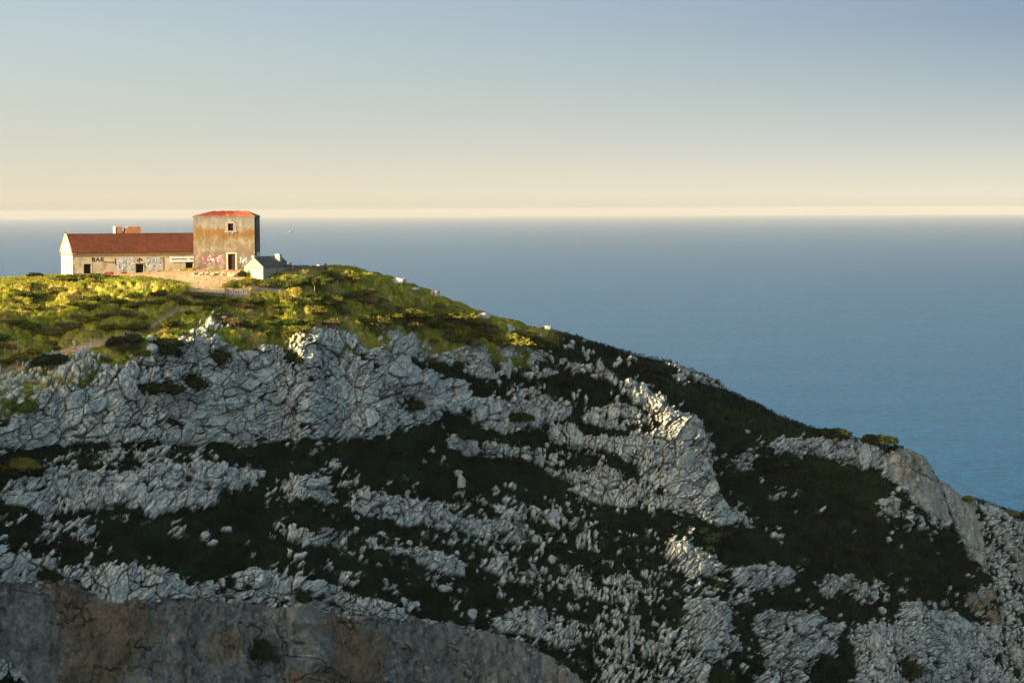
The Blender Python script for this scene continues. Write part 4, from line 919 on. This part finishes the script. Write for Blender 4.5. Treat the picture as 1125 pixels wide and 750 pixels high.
# ------------------------------------------------------------------ sea
def ring_sea():
    n_a, rr = 96, np.concatenate([[0],np.geomspace(60,62000,46)])
    v = [(0,0,0)]; f = []
    for r_ in rr[1:]:
        for i in range(n_a): a = 2*PI_*i/n_a; v.append((r_*math.cos(a), r_*math.sin(a), 0))
    for i in range(n_a): f.append((0,1+i,1+(i+1)%n_a))
    for k_ in range(len(rr)-2):
        for i in range(n_a):
            a = 1+k_*n_a+i; b_ = 1+k_*n_a+(i+1)%n_a; f.append((a,a+n_a,b_+n_a,b_))
    me = bpy.data.meshes.new('sea'); me.from_pydata(v,[],f); me.update(); return me
def sea_mat():
    m_, nt, bs = newmat('sea_water'); L = nt.links
    bs.inputs['IOR'].default_value = 1.14; bs.inputs['Roughness'].default_value = .25; bs.inputs['Specular IOR Level'].default_value = .3; bs.inputs['Specular Tint'].default_value = (.35,.75,1,1)
    geo = nt.nodes.new('ShaderNodeNewGeometry')
    def nz(sc_, sx, dt, rg=.6):
        mp = nt.nodes.new('ShaderNodeMapping'); mp.inputs['Scale'].default_value = sx; mp.inputs['Rotation'].default_value = (0,0,R(12)); L.new(geo.outputs['Position'], mp.inputs[0])
        n = nt.nodes.new('ShaderNodeTexNoise'); n.inputs['Scale'].default_value = sc_; n.inputs['Detail'].default_value = dt; n.inputs['Roughness'].default_value = rg; L.new(mp.outputs[0], n.inputs['Vector']); return n.outputs['Fac']
    w1 = nz(.10, (1.1,1,1), 5, .6); w2 = nz(.010, (.5,1,1), 6); w3 = nz(.0012, (.35,1,1), 4)
    rp = nt.nodes.new('ShaderNodeMapRange'); rp.inputs['From Min'].default_value = .38; rp.inputs['From Max'].default_value = .62; rp.inputs['To Min'].default_value = .74; rp.inputs['To Max'].default_value = 1.26; rp.clamp = True
    ad_ = nt.nodes.new('ShaderNodeMath'); ad_.operation = 'MULTIPLY_ADD'; L.new(w1, ad_.inputs[0]); ad_.inputs[1].default_value = .75; hf = nt.nodes.new('ShaderNodeMath'); hf.operation='MULTIPLY'; hf.inputs[1].default_value = .25; L.new(w2, hf.inputs[0]); L.new(hf.outputs[0], ad_.inputs[2]); L.new(ad_.outputs[0], rp.inputs['Value'])
    sc_ = nt.nodes.new('ShaderNodeVectorMath'); sc_.operation = 'SCALE'; sc_.inputs[0].default_value = SEACOL; L.new(rp.outputs[0], sc_.inputs['Scale']); L.new(sc_.outputs[0], bs.inputs['Base Color'])
    m1 = nt.nodes.new('ShaderNodeMath'); m1.operation = 'MULTIPLY_ADD'; L.new(w2, m1.inputs[0]); m1.inputs[1].default_value = 1.2; L.new(w1, m1.inputs[2])
    b_ = nt.nodes.new('ShaderNodeBump'); b_.inputs['Strength'].default_value = .9; b_.inputs['Distance'].default_value = 2.4; L.new(m1.outputs[0], b_.inputs['Height']); L.new(b_.outputs['Normal'], bs.inputs['Normal'])
    return m_
SEACOL = (.0,.095,.215)
sea = bpy.data.objects.new('sea', ring_sea()); C.objects.link(sea); sea.data.materials.append(sea_mat()); sea['kind'] = 'structure'
# small boat far out near the horizon
pz = P(319,240.6,14000)
sc_k = 1.0
bz = MB(); L2 = 34
for i in range(8):
    t0, t1 = i/8, (i+1)/8; w0, w1_ = 5*math.sin(PI_*min(1,t0+.15)), 5*math.sin(PI_*min(1,t1+.15)); x0_, x1_ = -L2/2+L2*t0, -L2/2+L2*t1
    for s_ in (-1,1): bz.quad((x0_,s_*w0*.6,0),(x1_,s_*w1_*.6,0),(x1_,s_*w1_,5+t1*1.5),(x0_,s_*w0,5+t0*1.5))
    bz.quad((x0_,-w0,4.5),(x1_,-w1_,4.5),(x1_,w1_,4.5),(x0_,w0,4.5))
sb = empty('distant_boat', (slopes(319,240)[0]*15000, 15000, .5), R(20)); tag(sb, 'tiny dark boat near the horizon above the right of the tower house', 'boat')
bz.build('hull', M_conc, sb); q = MB(); q.box(-10,-3,4.6,0,3,12); q.build('cabin', M_white, sb); q = MB(); q.box(3,-.4,4.6,3.8,.4,20); q.build('mast', M_black, sb)

# ------------------------------------------------------------------ added unseen hill on the left, shaped to keep the cliff in shade
AZ_S, EL_S = R(35), R(12.5)             # towards -x, turned AZ_S towards the camera
S_dir = Vector((-math.cos(AZ_S)*math.cos(EL_S), -math.sin(AZ_S)*math.cos(EL_S), math.sin(EL_S)))
def shade_hill():
    S0 = 220.; ss = np.array([-math.cos(AZ_S),-math.sin(AZ_S)]); pp = np.array([math.sin(AZ_S),-math.cos(AZ_S)])
    prof = np.array([(-60,-34),(-120,-30),(-205,-24),(-234,-21),(-244,-12),(-248,-4),(-251,2),(-254,4.2),(-258,4.2),(-261,3.4),(-262.5,3.8),(-264,8.5),(-266,11.8),(-268,12.6),(-270,15),(-272,16),(-276,10),(-280,3),(-286,-2),(-300,-15),(-330,-30),(-380,-60),(-470,-150)],float)[::-1]
    t = np.linspace(-470,-60,420); base = np.interp(t, prof[:,0], prof[:,1])+4.0+S0*math.tan(EL_S)+.7*fbm(t/7,t*0,301,3)
    off = np.concatenate([np.linspace(-170,-5,34),np.linspace(-4,4,7),np.linspace(7,200,40)])
    OX, TT = np.meshgrid(off, t, indexing='ij')
    X = (S0+OX)*ss[0]+TT*pp[0]; Y = (S0+OX)*ss[1]+TT*pp[1]
    drop = .10*np.abs(OX)+np.where(OX<0, .004*OX**2, .003*OX**2)
    Z = np.maximum(base[None,:]-drop+1.0*fbm(X/14,Y/14,302,4)*np.clip(np.abs(OX)/12,0,1), -153)+EYE
    cl = np.ones(X.shape+(3,))*np.array([.07,.07,.035]); st_ = np.abs(np.gradient(Z,axis=1)); cl = cl*(1-np.clip(st_-1,0,1)[...,None])+np.array([.33,.32,.29])*np.clip(st_-1,0,1)[...,None]
    o = grid_mesh('shade_caster_hill', X, Y, Z, cl, M_ground); o['kind'] = 'structure'
if CASTER: shade_hill()

# ------------------------------------------------------------------ light and sky
SKYF = [(0,(1.05,1.2,1.6)),(.4,(1.75,1.62,1.34)),(.003,(1.6,1.7,2.25)),(.007,(1.74,1.80,2.42)),(.013,(1.40,1.46,2.05)),(.036,(.86,.905,1.36)),(.065,(.69,.71,.975)),(.09,(.637,.64,.86)),(.25,(1.1,1.02,1.0)),(.16,(.66,.65,.85)),(.024,(1.05,1.115,1.66)),(.051,(.745,.77,1.07)),(.079,(.655,.672,.90)),(.1017,(.625,.62,.835))]
SIDE_L, SIDE_R = (1.523,1.453,1.287), (.61,.66,.72)
w = bpy.data.worlds.new('World'); sc.world = w; w.use_nodes = True; nt = w.node_tree; bg = nt.nodes['Background']
sky = nt.nodes.new('ShaderNodeTexSky'); sky.sky_type = 'NISHITA'; sky.sun_disc = False
sky.sun_elevation = EL_S; sky.sun_rotation = math.atan2(S_dir.x, S_dir.y); sky.altitude = 150; sky.air_density = 1.0; sky.dust_density = 1.2; sky.ozone_density = 1.0
geo = nt.nodes.new('ShaderNodeTexCoord'); sep = nt.nodes.new('ShaderNodeSeparateXYZ'); nt.links.new(geo.outputs['Generated'], sep.inputs[0])
mxz = nt.nodes.new('ShaderNodeMath'); mxz.operation = 'MAXIMUM'; mxz.inputs[1].default_value = .002; nt.links.new(sep.outputs['Z'], mxz.inputs[0])
cmb = nt.nodes.new('ShaderNodeCombineXYZ'); nt.links.new(sep.outputs['X'], cmb.inputs[0]); nt.links.new(sep.outputs['Y'], cmb.inputs[1]); nt.links.new(mxz.outputs[0], cmb.inputs[2]); nt.links.new(cmb.outputs[0], sky.inputs[0])
# aerosol tint near the horizon: elevation ramp, and a mild brightening towards the sun's side
rmp = nt.nodes.new('ShaderNodeValToRGB'); mrz = nt.nodes.new('ShaderNodeMapRange'); mrz.inputs['From Min'].default_value = 0; mrz.inputs['From Max'].default_value = .4; nt.links.new(sep.outputs['Z'], mrz.inputs['Value']); nt.links.new(mrz.outputs[0], rmp.inputs[0])
KS = 4.0
rmp.color_ramp.interpolation = 'B_SPLINE'; els = rmp.color_ramp.elements
for k_, (z_, c_) in enumerate(SKYF):
    e = els[0 if k_ == 0 else len(els)-1] if k_ < 2 else els.new(z_/.4)
    e.position = z_/.4; e.color = (c_[0]/KS,c_[1]/KS,c_[2]/KS,1)
scl = nt.nodes.new('ShaderNodeVectorMath'); scl.operation = 'SCALE'; scl.inputs['Scale'].default_value = KS; nt.links.new(rmp.outputs[0], scl.inputs[0])
m1 = nt.nodes.new('ShaderNodeVectorMath'); m1.operation = 'MULTIPLY'; nt.links.new(sky.outputs[0], m1.inputs[0]); nt.links.new(scl.outputs[0], m1.inputs[1])
ax = nt.nodes.new('ShaderNodeMapRange'); ax.inputs['From Min'].default_value = -.25; ax.inputs['From Max'].default_value = .25; nt.links.new(sep.outputs['X'], ax.inputs['Value'])
ar = nt.nodes.new('ShaderNodeMix'); ar.data_type = 'RGBA'; ar.inputs['A'].default_value = (*SIDE_L,1); ar.inputs['B'].default_value = (*SIDE_R,1); nt.links.new(ax.outputs[0], ar.inputs['Factor'])
el_ = nt.nodes.new('ShaderNodeMapRange'); el_.inputs['From Min'].default_value = -.02; el_.inputs['From Max'].default_value = .09; nt.links.new(sep.outputs['Z'], el_.inputs['Value'])
am = nt.nodes.new('ShaderNodeMix'); am.data_type = 'RGBA'; am.inputs['A'].default_value = (1,1,1,1); nt.links.new(el_.outputs[0], am.inputs['Factor']); nt.links.new(ar.outputs['Result'], am.inputs['B'])
m2 = nt.nodes.new('ShaderNodeVectorMath'); m2.operation = 'MULTIPLY'; nt.links.new(m1.outputs[0], m2.inputs[0]); nt.links.new(am.outputs['Result'], m2.inputs[1])
nt.links.new(m2.outputs[0], bg.inputs['Color']); bg.inputs['Strength'].default_value = .066
sl = bpy.data.lights.new('sun','SUN'); sl.energy = 5.0; sl.angle = R(.53); sl.color = (1,.80,.50); so_ = bpy.data.objects.new('sun', sl); C.objects.link(so_)
so_.rotation_euler = (-S_dir).to_track_quat('-Z','Y').to_euler()
# haze
HAZE = 2.2e-5
hz = MB(); hz.box(-63000,-63000,-1.6,63000,63000,EYE+75); 
mh = bpy.data.materials.new('haze'); mh.use_nodes = True; mh.node_tree.nodes.clear()
ho = mh.node_tree.nodes.new('ShaderNodeOutputMaterial'); pv = mh.node_tree.nodes.new('ShaderNodeVolumePrincipled'); pv.inputs['Density'].default_value = HAZE; pv.inputs['Color'].default_value = (.76,.77,.78,1)
mh.node_tree.links.new(pv.outputs[0], ho.inputs['Volume'])
if HAZE > 0:
    o = hz.build('haze', mh); o['kind'] = 'stuff'

sc.render.engine = 'CYCLES'
sc.view_settings.view_transform = 'Standard'; sc.view_settings.look = 'None'; sc.view_settings.gamma = 1; sc.view_settings.exposure = 1.38
sc.cycles.max_bounces = 4; sc.cycles.diffuse_bounces = 2
print('verts', NU*NR, 'z front of house', ground_at(-60,309)-EYE, 'hut', ground_at(-39,299)-EYE, 'bottom D', float(D[-1].min()), float(D[-1].max()))
